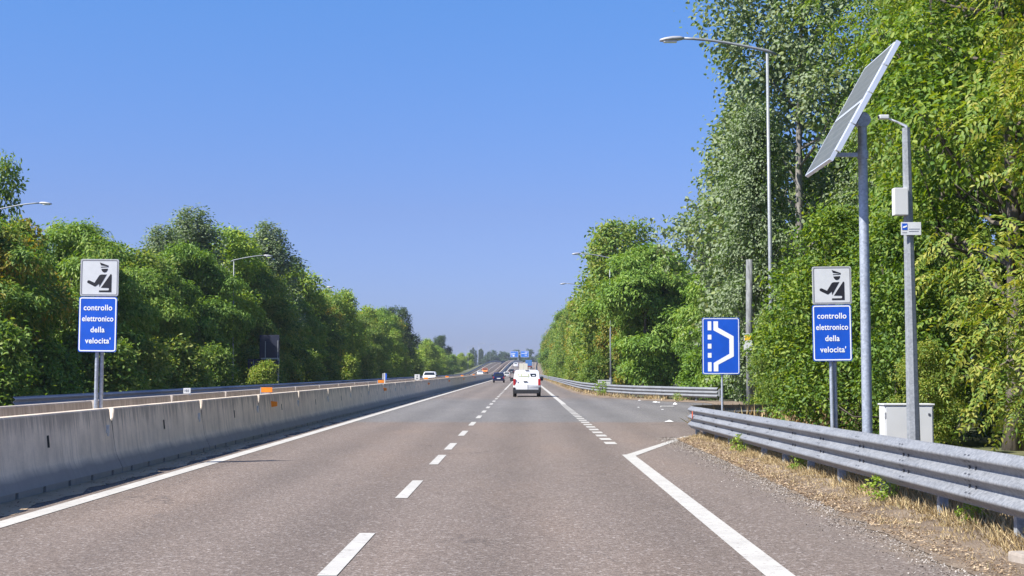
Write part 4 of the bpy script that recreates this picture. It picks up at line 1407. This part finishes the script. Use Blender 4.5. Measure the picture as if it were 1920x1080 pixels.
for px in (502, 521):
    MB().box(bx(px) - .07, bx(px) + .07, .092, .2, -.1, bz(645)).build('post', M['post'], t)

# ------------------------------------------------------------------ street lamps
def lamp(H=12.0, arm=3.3, r=0.085):
    t = bpy.data.objects.new('street_lamp', None)
    link(t)
    MB().tube([(0, 0, -.1), (0, 0, H * .35), (0, 0, H * .97)], [r, r * .8, r * .5], 12).build('pole', M['pole_grey'], t, smooth=True)
    MB().tube([(0, 0, .0), (0, 0, 1.1)], [r * 1.5, r * 1.5], 12).build('pole_sleeve', M['pole_grey'], t, smooth=True, angle=R(40))
    pts = [(.28, 0, H * .968), (0, 0, H * .978)] + [(-arm * u, 0, H * .978 + .42 * math.sin(u * 1.75) * (H / 12)) for u in (0.12, .25, .4, .55, .7, .8)]
    MB().tube(pts, [.045, .05] + [.043] * 6, 10).build('arm', M['pole_grey'], t, smooth=True)
    z = pts[-1][2]
    secs = []
    for u, wd, hh, zo in ((.79, .05, .04, 0), (.83, .10, .07, 0), (.90, .155, .085, -.015), (.97, .15, .07, -.04), (1.02, .09, .04, -.06)):
        secs.append([(-arm * u, wd * math.cos(a), z + zo + hh * math.sin(a)) for a in [2 * math.pi * k / 10 for k in range(10)]])
    hd = MB().loft(secs).build('lamp_head', M['grey_edge'], t, smooth=True)
    MB().box(-arm * .985, -arm * .86, -.10, .10, z - .13, z - .085, 0, .01).build('lens', M['clear_lamp'], hd)
    return t


lp0 = lamp()
LAMPS = [(7.75, 46.0, 1.0, 0, 'tall grey street lamp in front of the silvery poplars', 'street lamps along the near side'),
         (13.6, 88.0, 0.93, 0, 'street lamp mostly hidden in foliage between the tall lamp and the lay-by sign', 'street lamps along the near side'),
         (7.8, 131.0, 1.0, 0, 'street lamp whose pole stands beside the bright green locust', 'street lamps along the near side'),
         (7.9, 176.0, 1.0, 0, 'street lamp with only its arm showing past the tree row', 'street lamps along the near side'),
         (-30.1, 84.0, 0.93, math.pi, 'opposite street lamp with its arm entering at the frame edge', 'street lamps along the opposite side'),
         (-21.0, 107.0, 0.83, math.pi, 'opposite street lamp with curved arm against the broad topped poplar', 'street lamps along the opposite side'),
         (-23.6, 160.0, 0.89, math.pi, 'opposite street lamp hardly clearing the trees', 'street lamps along the opposite side'),
         (-19.4, 520.0, 0.72, math.pi, 'far lamp on the rising carriageway, first of the three there', 'street lamps on the rise'),
         (-19.2, 610.0, 0.78, math.pi, 'far lamp on the rising carriageway, middle of the three there', 'street lamps on the rise'),
         (-18.6, 720.0, 0.80, math.pi, 'far lamp on the rising carriageway, closest to the crest', 'street lamps on the rise')]
for j, (x, y, s, rz, lab, g) in enumerate(LAMPS):
    o = lp0 if j == 0 else copy_tree(lp0)
    o.location = (x + (road_c(y) if y > 300 else 0), y, ground_z(x, y) + .02)
    o.scale = (s, s, s)
    o.rotation_euler = (0, R(-0.3) if j < 4 else 0, rz)
    tag(o, lab, 'street lamp', g)

# ------------------------------------------------------------------ solar mast, camera pole, cabinet
t = thing('solar_mast', 'galvanised mast carrying a tilted solar panel behind the guardrail', 'solar mast', (at(1626, 760, 22).x, 22, 0))
ztop = at(1614, 226, 22).z
xt = at(1614, 226, 22).x - t.location.x + .02
MB().tube([(0, 0, -.1), (xt * .45, 0, ztop * .5), (xt, 0, ztop)], [.078, .074, .068], 16).build('mast', M['galv_pole'], t, smooth=True, angle=R(50))
mast_lo = Vector((4.44 - t.location.x, 0, 4.69))
mast_hi = Vector((5.40 - t.location.x, 0, 6.40))
sd = (mast_hi - mast_lo).normalized()
pn = Vector((-sd.z, 0, sd.x))          # outward normal of the cell side (faces the sun)
pan = thing('tmp', 'x', 'x')
bpy.data.objects.remove(pan)


def slab(s0, s1, y0, y1, n0, n1):
    v = []
    for n_ in (n0, n1):
        for s_, y_ in ((s0, y0), (s1, y0), (s1, y1), (s0, y1)):
            q = mast_lo + sd * s_ + pn * n_
            v.append((q.x, y_, q.z))
    return v, [(0, 3, 2, 1), (4, 5, 6, 7), (0, 1, 5, 4), (1, 2, 6, 5), (2, 3, 7, 6), (3, 0, 4, 7)]


SL = (mast_hi - mast_lo).length
ya, yb = -.80, 1.02
panel = MB().add(*slab(.02, SL - .02, ya + .02, yb - .02, .0, .012)).build('solar_panel', M['panel_back'], t)
MB().add(*slab(.03, SL - .03, ya + .03, yb - .03, .0125, .018)).build('cell_face', M['panel_cell'], panel)
mb = MB()
mb.add(*slab(0, SL, ya - .012, ya + .02, -.035, .022))
mb.add(*slab(0, SL, yb - .02, yb + .012, -.035, .022))
mb.add(*slab(0, .03, ya + .021, yb - .021, -.03, .022))
mb.add(*slab(SL - .03, SL, ya + .021, yb - .021, -.03, .022))
mb.build('panel_frame', M['alu'], panel)
MB().add(*slab(SL * .485, SL * .515, ya + .021, yb - .021, .013, .026)).build('panel_joint', M['alu'], panel)
for s_ in (SL * .10, SL * .47):
    MB().add(*slab(s_, s_ + .05, ya + .021, yb - .021, -.045, -.001)).build('cross_rail', M['alu'], t)
for s0, s1 in ((.16, .60), (.62, 1.12), (1.14, 1.58), (1.60, SL + .03)):
    MB().add(*slab(s0, s1, ya - .06, ya - .014, -.06, .01)).build('side_rail', M['alu'], t)
c = mast_lo + sd * (SL * .47)
top = Vector((xt, 0, ztop))
mb = MB()
mb.tube([top + Vector((0, -.09, .0)), top + Vector((0, .09, .0))], .11, 16)
mb.add(*slab(SL * .36, SL * .52, -.09, .09, -.16, -.046))
mb.build('head_bracket', M['galv_pole'], t, smooth=True, angle=R(40))
a = mast_lo + sd * .22 + pn * -.04
zz = a.z + .02
MB().box(a.x, xt * .85 + .07, -.03, .03, zz - .03, zz + .03).build('stay_arm', M['galv_pole'], t)
MB().tube([(xt * .85, 0, zz - .06), (xt * .85, 0, zz + .06)], .085, 14).build('clamp_ring', M['galv_pole'], t, smooth=True, angle=R(40))

Yc = 24.4
b0, t0 = at(1714, 838, Yc), at(1699, 240, Yc)
t = thing('camera_pole', 'grey octagonal pole with camera, small box and white notice plate', 'camera pole', (b0.x, Yc, 0))
dx = t0.x - b0.x
MB().tube([(0, 0, -.1), (dx * .5, 0, t0.z * .5), (dx, 0, t0.z)], [.116, .092, .068], 8).build('pole', M['pole_grey'], t)
mb = MB()
zt = t0.z
mb.tube([(dx, 0, zt - .05), (dx, 0, zt + .03), (dx - .16, -.02, zt + .10), (dx - .32, -.03, zt + .16)], [.05, .03, .018, .016], 8)
mb.build('camera_arm', M['alu'], t, smooth=True)
cm = MB()
cm.box(dx - .46, dx - .30, -.10, .02, zt + .14, zt + .21, 0, .015)
cm.build('camera', M['cabinet'], t)
MB().tube([(dx - .44, -.06, zt + .175), (dx - .475, -.07, zt + .165)], [.024, .026], 10).build('camera_lens', M['black_film'], t)
q0, q1 = at(1673, 405, Yc), at(1700, 354, Yc)
MB().box(q0.x - b0.x, q1.x - b0.x - .015, -.16, .02, q0.z, q1.z, 0, .012).build('radio_box', M['cabinet'], t)
q0, q1 = at(1686, 442, Yc), at(1723, 418, Yc)
pl = MB().box(q0.x - b0.x, q1.x - b0.x, -.13, -.118, q0.z, q1.z, 0, .003).build('notice_plate', M['white_panel'], t)
x0, wz, hz = q0.x - b0.x, (q1.x - q0.x), (q1.z - q0.z)
zb_ = q0.z
MB().box(x0 + wz * .05, x0 + wz * .31, -.134, -.1305, zb_ + hz * .4, zb_ + hz * .9).build('blue_emblem', M['blue_panel'], pl)
MB().prism_xz([(x0 + wz * u, zb_ + hz * v) for u, v in ((.07, .60), (.12, .68), (.2, .70), (.28, .76), (.29, .66), (.2, .58), (.1, .55))], -.137, -.1345).build('white_swoosh', M['white_film'], pl)
for u0, u1, v in ((.38, .92, .48), (.38, .86, .30), (.05, .28, .2)):
    MB().box(x0 + wz * u0, x0 + wz * u1, -.134, -.1305, zb_ + hz * (v - .02), zb_ + hz * (v + .03)).build('fine_print', M['grey_edge'], pl)
MB().box(-.14, .14, -.116, -.08, zb_ + .06, zb_ + .12).build('plate_clamp', M['galv_pole'], t)

Yk = 25.9
q0, q1 = at(1659, 842, Yk), at(1750, 757, Yk)
t = thing('roadside_cabinet', 'white metal equipment cabinet behind the octagonal camera pole', 'cabinet', ((q0.x + q1.x) / 2, Yk, 0))
wd = (q1.x - q0.x) / 2
bd = MB().box(-wd, wd, 0, .38, .06, q1.z - .03, 0, .012).build('housing', M['cabinet'], t)
MB().box(-wd - .02, wd + .02, -.03, .40, q1.z - .028, q1.z, 0, .008).build('lid', M['cabinet'], t)
dr = MB().box(-wd + .025, wd - .025, -.018, -.001, .12, q1.z - .06, 0, .006).build('door', M['cabinet'], t)
MB().box(wd - .10, wd - .065, -.03, -.0185, q1.z - .20, q1.z - .165, 0, .003).build('lock', M['bolt'], dr)
for z in (.35, q1.z - .2):
    MB().box(-wd + .005, -wd + .022, -.022, -.002, z - .05, z + .05).build('hinge', M['grey_edge'], t)
MB().box(-wd + .02, wd - .02, .02, .36, -.1, .06).build('plinth', M['concrete'], t)

# white utility box behind the far rail under the second lamp, two short posts
t = thing('utility_box', 'low white box behind the far guardrail at the second lamp foot', 'box', (at(1133, 712, 127).x, 127, 0))
MB().box(-.5, .5, 0, .5, 0, at(1133, 713, 127).z - .05, 0, .02).build('housing', M['cabinet'], t)
MB().box(-.53, .53, -.03, .53, at(1133, 713, 127).z - .048, at(1133, 713, 127).z + .02, 0, .01).build('lid', M['white_panel'], t)

# kerb block at the edge of the frame
t = thing('kerb_block', 'pale concrete kerb block lying beside the guardrail at the frame corner', 'kerb block', (4.33, 12.15, 0.0), R(6))
MB().box(-.16, .5, -.55, .55, -.1, .13, 0, .025).build('block', M['concrete_far'], t)
t.children[0].data.materials[0] = M['kerb']

# litter in the lay-by
def scrap(name, label, px, py, w, d, h, mat, seed, rz=0.0, plank=False):
    Y = CAM_H * F_PX / (py - 696)
    p = at(px, py, Y)
    rg = random.Random(seed)
    if plank:
        mb = MB().box(-w / 2, w / 2, -d / 2, d / 2, 0, h, 0, h * .2)
        o = mb.build(name, mat)
    else:
        mb = MB()
        n = 7
        for i in range(n):
            for k in range(n):
                u, v = i / (n - 1) - .5, k / (n - 1) - .5
                e = 1 - max(abs(u), abs(v)) * 1.5
                mb.v.append((u * w * (1 + rg.uniform(-.15, .15)), v * d * (1 + rg.uniform(-.15, .15)), max(0.004, h * (e * rg.uniform(.3, 1.0)) + .004)))
        for i in range(n - 1):
            for k in range(n - 1):
                mb.f.append((i * n + k, (i + 1) * n + k, (i + 1) * n + k + 1, i * n + k + 1))
                mb.m.append(0)
        o = mb.build(name, mat, smooth=True)
    o.location = (p.x, Y, 0.006)
    o.rotation_euler = (0, 0, rz)
    return tag(o, label, 'litter', 'litter in the lay-by')


scrap('crumpled_plastic', 'crumpled white plastic scrap lying alone on the lay-by asphalt', 1255, 791, .26, .35, .07, M['plastic_scrap'], 1)
scrap('plank', 'grey flat plank at the edge of the lay-by', 1251, 763, .60, .3, .05, M['wood_scrap'], 2, .05, True)
scrap('plastic_bag', 'white plastic scrap standing just above the grey plank', 1266, 759, .2, .25, .14, M['plastic_scrap'], 3)
scrap('plastic_bottle', 'white crumpled bottle at the foot of the far guardrail', 1229, 755, .26, .3, .12, M['plastic_scrap'], 4)
scrap('paper_scrap', 'tiny white scrap between the bottle and the plank', 1236, 755, .1, .2, .07, M['plastic_scrap'], 5)
scrap('paper_scrap', 'white scrap at a far guardrail post, apart from the bottle', 1199, 751, .16, .25, .05, M['plastic_scrap'], 6)
scrap('paper_scrap', 'little white scrap in the middle of the lay-by', 1197, 764, .1, .25, .03, M['plastic_scrap'], 7)
scrap('paper_scrap', 'faint white scrap in front of the grey plank', 1242, 768, .11, .25, .03, M['plastic_scrap'], 8)

# ------------------------------------------------------------------ vehicles
def ring(y, pts):
    """half section (x, z) from the sill up to the roof centre -> closed ring"""
    return [(x, y, z) for x, z in pts] + [(-x, y, z) for x, z in pts[::-1]]


def wheel(parent, x, y, r, wd):
    o = MB()
    prof = [(r * .62, -wd / 2 + .01), (r * .92, -wd / 2), (r, -wd / 2 + .03), (r, wd / 2 - .03), (r * .92, wd / 2), (r * .62, wd / 2 - .01)]
    n = 20
    secs = []
    for k in range(n):
        a = 2 * math.pi * k / n
        secs.append([(x + q, y + rr * math.cos(a), r + rr * math.sin(a)) for rr, q in prof])
    v = [p for s in secs for p in s]
    m_ = len(prof)
    f = [(k * m_ + i, k * m_ + (i + 1) % m_, ((k + 1) % n) * m_ + (i + 1) % m_, ((k + 1) % n) * m_ + i) for k in range(n) for i in range(m_)]
    ty = o.add(v, f).build('wheel', M['tyre'], parent, smooth=True, angle=R(45))
    MB().tube([(x - wd / 2 + .02, y, r), (x + wd / 2 - .02, y, r)], r * .60, 16).build('rim', M['rim'], ty, smooth=True, angle=R(40))


def vehicle(name, label, cat, loc, rz, paint, L, W, H, belt, rear, bonnet, wr=.31, rear_glass=None, lamp_z=None, detail=True, front=False, group=None, plate=True):
    """rear: (slope of the tail above the belt in metres, overhang); bonnet: (length, height)"""
    t = thing(name, label, cat, loc, rz, group)
    hw = W / 2
    sl = rear
    bl, bh = bonnet
    ws = bl + .75 if bl < 1.0 else bl + .8          # windscreen foot to roof
    def half(y, zt, hb, inset, top_in):
        zb = .28 if .3 < y < L - .3 else .36
        s = hb
        zb2 = min(belt, zt - .02)
        pts = [(s * .93, zb), (s * .985, zb + .14), (s, (zb + zb2) / 2 + .06), (s * .985, zb2)]
        if zt > belt + .05:
            pts += [(s * (.985 - inset * .55), belt + (zt - belt) * .6), (s * (.985 - inset), zt - .07), (s * (.985 - inset - .10), zt - .012), (s * .4, zt), (0.001, zt + .006)]
        else:
            pts += [(s * .96, zb2 + (zt - zb2) * .4), (s * .92, zb2 + (zt - zb2) * .75), (s * .85, zt - .004), (s * .4, zt), (0.001, zt + .002)]
        return ring(y, pts)
    secs = [half(0.0, belt * .80, hw * .93, 0, 0), half(.03, belt * .97, hw * .965, 0, 0), half(.06 + sl * .02, belt + .06, hw * .975, .02, 0)]
    n = 5
    for k in range(1, n + 1):
        u = k / n
        secs.append(half(.07 + sl * u, belt + .06 + (H - .03 - belt - .06) * u, hw * (.975 + .02 * u), .12 * u + .02, 0))
    secs += [half(.07 + sl + .28, H - .004, hw, .14, 0), half(L * .5, H, hw, .14, 0), half(L - ws - .12, H - .02, hw, .14, 0), half(L - ws, H - .05, hw, .14, 0)]
    secs += [half(L - bl - .02, bh + .10, hw * .99, .03, 0), half(L - bl + .1, bh, hw * .985, 0, 0), half(L - .35, bh - .10, hw * .95, 0, 0), half(L - .08, bh - .20, hw * .88, 0, 0), half(L, bh - .32, hw * .80, 0, 0)]
    body = MB().loft(secs).build('body', paint, t, smooth=True, angle=R(38))
    # side glass
    zs0, zs1 = belt + .05, H - .14
    tail_y = lambda z: .07 + sl * max(0, min(1, (z - belt - .06) / (H - .03 - belt - .06)))
    side_x = lambda z: hw * (.985 - .14 * max(0, (z - belt)) / (H - .07 - belt)) + .004
    if detail != 'van':
        for sg in (1, -1):
            mb = MB()
            y0 = tail_y(zs0) + .30
            mb.add([(sg * side_x(zs0), y0, zs0), (sg * side_x(zs0), L - bl - .30, zs0), (sg * side_x(zs1), L - ws - .10, zs1), (sg * side_x(zs1), tail_y(zs1) + .38, zs1)], [(0, 1, 2, 3)])
            mb.build('side_window', M['glass'], t)
    # windscreen
    z0, z1 = bh + .14, H - .10
    wy = lambda z: L - bl - .02 + (z - bh - .10) / (H - .05 - bh - .10) * -(ws - bl - .02)
    mb = MB()
    mb.add([(-hw * .84, wy(z0) + .012, z0), (hw * .84, wy(z0) + .012, z0), (hw * .72, wy(z1) + .012, z1), (-hw * .72, wy(z1) + .012, z1)], [(0, 1, 2, 3)])
    mb.build('windscreen', M['glass'], t)
    if rear_glass:
        a, b2, w0, w1 = rear_glass
        mb = MB()
        mb.add([(-w0, tail_y(a) - .006, a), (w0, tail_y(a) - .006, a), (w1, tail_y(b2) - .006, b2), (-w1, tail_y(b2) - .006, b2)], [(0, 1, 2, 3)])
        mb.build('rear_window', M['glass'], t)
    for sg in (1, -1):
        for y in (.62, L - .85):
            wheel(t, sg * (hw - .12), y, wr, .22)
        MB().box(sg * hw * .97 - .0, sg * hw * .97 + sg * .20, L - bl - .42, L - bl - .30, belt + .02, belt + .20, 0, .035).build('mirror', M['bumper'], t)
    # lamps and bumper
    a, b2 = lamp_z or (belt - .32, belt - .04)
    for sg in (1, -1):
        mb = MB()
        x1 = hw * .975
        mb.box(min(sg * x1, sg * (x1 - .16)), max(sg * x1, sg * (x1 - .16)), -.012, .10, a, b2, 0, .02)
        mb.build('tail_lamp', M['red_lamp'], t)
        MB().box(min(sg * hw * .86, sg * hw * .52), max(sg * hw * .86, sg * hw * .52), L - .16, L - .02, bh - .36, bh - .22, 0, .03).build('headlamp', M['clear_lamp'], t)
    MB().box(-hw * .93, hw * .93, -.06, .12, .30, .48, 0, .04).build('rear_bumper', M['bumper'] if detail == 'van' else paint, t)
    MB().box(-hw * .84, hw * .84, L - .12, L + .05, .26, .46, 0, .04).build('front_bumper', M['bumper'], t)
    if plate:
        MB().box(-.26, .26, -.022, -.004, belt * .66, belt * .66 + .11).build('number_plate', M['plate'], t)
    return t


P_white = car_paint('white_paint', (0.78, 0.79, 0.80))
P_navy = car_paint('navy_paint', (0.008, 0.012, 0.055), 0.15)
P_silver = car_paint('silver_paint', (0.48, 0.47, 0.45))
P_black = car_paint('black_paint', (0.015, 0.016, 0.02), 0.15)
P_cream = car_paint('cream_paint', (0.70, 0.66, 0.52))
P_orange = car_paint('orange_paint', (0.70, 0.20, 0.03))
P_blue = simple('blue_tarpaulin', (0.05, 0.17, 0.42), 0.5)
P_red = simple('red_chassis', (0.30, 0.05, 0.04), 0.5)
M['van_film'] = simple('pale_green_film', (0.40, 0.44, 0.24), 0.3, 0, 0.12, 8)
M['seam'] = simple('door_seam', (0.10, 0.10, 0.11), 0.8)

# white delivery van ahead (W 1.85, H 1.85)
vs = 0.93
v = vehicle('delivery_van', 'white delivery van driving ahead in the right-hand lane', 'van', (0.27, 95, 0), 0, P_white, 4.4, 1.80, 1.74, 1.00, .17, (1.0, 1.08), .33, None, (.74, 1.16), 'van', plate=False)
ty = lambda z: .07 + .17 * max(0, min(1, (z - 1.06) / (1.71 - 1.06)))
yb = -.004


def on_tail(name, pts, mat, off=.008, parent=v):
    mb = MB()
    mb.add([(x, (ty(z) if z > 1.05 else .045) - off - (.02 if z <= 1.05 else 0), z) for x, z in pts], [tuple(range(len(pts)))])
    return mb.build(name, mat, parent)


MB().box(-.80, .80, -.075, .10, .22, .465, 0, .03).build('bumper_beam', M['bumper'], v)
dl = on_tail('rear_window', [(-.56, 1.30), (.17, 1.30), (.12, 1.50), (-.56, 1.50)], M['van_film'], .012)
on_tail('rear_window', [(.26, 1.30), (.56, 1.30), (.60, 1.36), (.58, 1.50), (.19, 1.50)], M['glass'], .012)
on_tail('window_sticker', [(.34, 1.34), (.52, 1.34), (.52, 1.40), (.34, 1.40)], M['white_panel'], .016)
on_tail('film_mark', [(-.53, 1.33), (-.40, 1.33), (-.36, 1.47), (-.47, 1.47)], M['white_film'], .016, dl)
on_tail('film_mark', [(-.32, 1.36), (.08, 1.36), (.08, 1.44), (-.32, 1.44)], M['white_film'], .016, dl)
for pts in ([(-.55, 1.235), (.52, 1.235), (.52, 1.245), (-.55, 1.245)], [(-.50, 1.575), (.50, 1.575), (.50, 1.585), (-.50, 1.585)], [(.20, .95), (.56, .95), (.56, .965), (.20, .965)],
            [(.078, .60), (.088, .60), (.088, 1.04), (.078, 1.04)], [(.078, 1.08), (.088, 1.08), (.088, 1.29), (.078, 1.29)]):
    on_tail('door_seam', pts, M['seam'] if pts[0][0] < .1 and pts[0][0] > 0 else M['grey_edge'], .010)
MB().box(-.22, .02, -.02, .05, .96, 1.02, 0, .012).build('door_handle', M['bumper'], v)
MB().box(-.62, -.54, -.012, .05, .92, 1.0, 0, .01).build('badge', M['grey_edge'], v)
MB().box(-.76, .05, -.024, -.003, .475, .80, 0, .006).build('number_plate', M['plate'], v)
MB().box(-.12, .12, .18, .26, 1.70, 1.74, 0, .01).build('brake_lamp', M['grey_edge'], v)
MB().box(.88, 1.10, 3.05, 3.20, 1.06, 1.30, 0, .05).build('wing_mirror', M['bumper'], v)
for sg in (1, -1):
    MB().box(min(sg * .74, sg * .90), max(sg * .74, sg * .90), -.07, .30, .30, .62, 0, .05).build('bumper_corner', M['bumper'], v)

vehicle('passenger_car', 'dark navy hatchback in the overtaking lane ahead of the van', 'car', (-3.44, 212, 0), 0, P_navy, 4.0, 1.68, 1.46, .86, .42, (1.0, .92), .30, (.93, 1.32, .62, .52), (.62, .86), True)
vehicle('passenger_car', 'silver car with pale rear, directly past the navy hatchback', 'car', (-4.0, 372, road_z(372)), 0, P_silver, 4.2, 1.75, 1.50, .90, .35, (1.0, .95), .31, (.97, 1.36, .64, .54), (.65, .92), True)
vehicle('passenger_car', 'small black car between the silver car and the white van roof', 'car', (-3.55, 470, road_z(470)), 0, P_black, 4.2, 1.75, 1.50, .90, .35, (1.0, .95), .31, (.97, 1.36, .64, .54), (.65, .92), True)
vehicle('passenger_car', 'white car on the rise before the cream lorry', 'car', (-2.75, 585, road_z(585)), 0, P_white, 4.6, 1.9, 1.75, .98, .2, (.9, 1.0), .33, (1.1, 1.55, .66, .58), (.7, 1.0), True)
vehicle('passenger_car', 'oncoming white car with dark windscreen above the barrier', 'car', (-13.0, 209, 0), math.pi, P_white, 4.2, 1.85, 1.60, .92, .35, (1.0, .96), .31, None, None, True)
vehicle('passenger_car', 'tiny oncoming white car at the foot of the rise', 'car', (-12.0, 420, road_z(420)), math.pi, P_white, 4.2, 1.8, 1.55, .92, .35, (1.0, .96), .31, None, None, True)
vehicle('passenger_car', 'tiny oncoming orange car at the foot of the rise', 'car', (-12.2, 480, road_z(480)), math.pi, P_orange, 4.4, 1.9, 1.7, .95, .3, (1.0, .96), .31, None, None, True)
vehicle('passenger_car', 'tiny oncoming dark car close to the median on the rise', 'car', (-9.9 + road_c(640), 640, road_z(640)), math.pi, P_black, 4.4, 1.9, 1.7, .95, .3, (1.0, .96), .31, None, None, True)


def lorry(label, loc, paint, low, W, H, L):
    t = thing('lorry', label, 'lorry', loc)
    hw = W / 2
    MB().box(-hw, hw, 0, L - 2.2, 1.0, H, 0, .06).build('load_box', paint, t)
    MB().box(-hw * .98, hw * .98, .05, L - 2.2, .62, .98, 0, .03).build('chassis', low, t)
    MB().box(-hw * .95, hw * .95, L - 2.0, L, .5, H * .82, 0, .15).build('cab', P_white, t)
    MB().box(-.012, .012, -.012, -.001, 1.1, H - .1).build('door_seam', M['seam'], t)
    for sg in (1, -1):
        wheel(t, sg * (hw - .2), 1.6, .48, .34)
        wheel(t, sg * (hw - .2), L - 1.2, .48, .34)
        MB().box(min(sg * hw * .92, sg * hw * .6), max(sg * hw * .92, sg * hw * .6), -.02, .04, .70, .88).build('tail_lamp', M['red_lamp'], t)
    return t


lorry('cream box lorry showing above the white van roof', (.25 + road_c(430), 430, road_z(430)), P_cream, M['bumper'], 2.4, 3.6, 7.5)
lorry('blue lorry with reddish tail beside the tree row at the crest', (2.3, 560, road_z(560)), P_blue, P_red, 2.4, 3.2, 9.0)

# gantry with two blue direction signs on the rise
Yg = 850
pb = at(971.5, 672, Yg)
t = thing('gantry_sign', 'blue overhead direction signs on a central mast at the crest', 'gantry', (pb.x, Yg, road_z(Yg)))
zr = road_z(Yg)
gx_ = lambda px: at(px, 665, Yg).x - pb.x
gz_ = lambda py: at(970, py, Yg).z - zr
MB().tube([(0, .3, 0), (0, .3, gz_(660))], .22, 12).build('mast', M['galv_pole'], t, smooth=True, angle=R(40))
MB().box(gx_(957), gx_(992), .12, .30, gz_(665.5), gz_(664.5)).build('cross_beam', M['galv_pole'], t)
for a, b2, top in ((957, 971.8, 658.5), (976.3, 991.5, 658)):
    pn_ = MB().box(gx_(a), gx_(b2), 0, .1, gz_(670), gz_(top), 0, .03).build('direction_panel', M['blue_far'], t)
    wv, hv = gx_(b2) - gx_(a), gz_(top) - gz_(670)
    ox, oz = gx_(a), gz_(670)
    fr = frame_mb(wv * .97, hv * .95, .2, .10, -.02, -.005, oz + hv / 2).build('white_border', M['white_film'], pn_)
    fr.location.x = ox + wv / 2
    for u0, u1, v0, v1 in (((.1, .62, .60, .68), (.1, .55, .36, .44), (.3, .5, .14, .34)) if a == 957 else ((.1, .8, .56, .64), (.5, .85, .76, .84), (.5, .8, .30, .38))):
        MB().box(ox + wv * u0, ox + wv * u1, -.02, -.004, oz + hv * v0, oz + hv * v1).build('lettering_band', M['white_film'], pn_)

# ------------------------------------------------------------------ summer haze
hz = MB().box(-1600, 1600, -120, 3100, -1.6, 32).build('haze', bpy.data.materials.new('haze_air'))
hm = hz.data.materials[0]
hm.use_nodes = True
hnt = hm.node_tree
for n in list(hnt.nodes):
    hnt.nodes.remove(n)
ho = hnt.nodes.new('ShaderNodeOutputMaterial')
hv = hnt.nodes.new('ShaderNodeVolumePrincipled')
hv.inputs['Color'].default_value = (0.80, 0.88, 1.0, 1)
hv.inputs['Density'].default_value = 0.00014
hv.inputs['Anisotropy'].default_value = 0.2
hnt.links.new(hv.outputs[0], ho.inputs['Volume'])
tag(hz, kind='stuff')
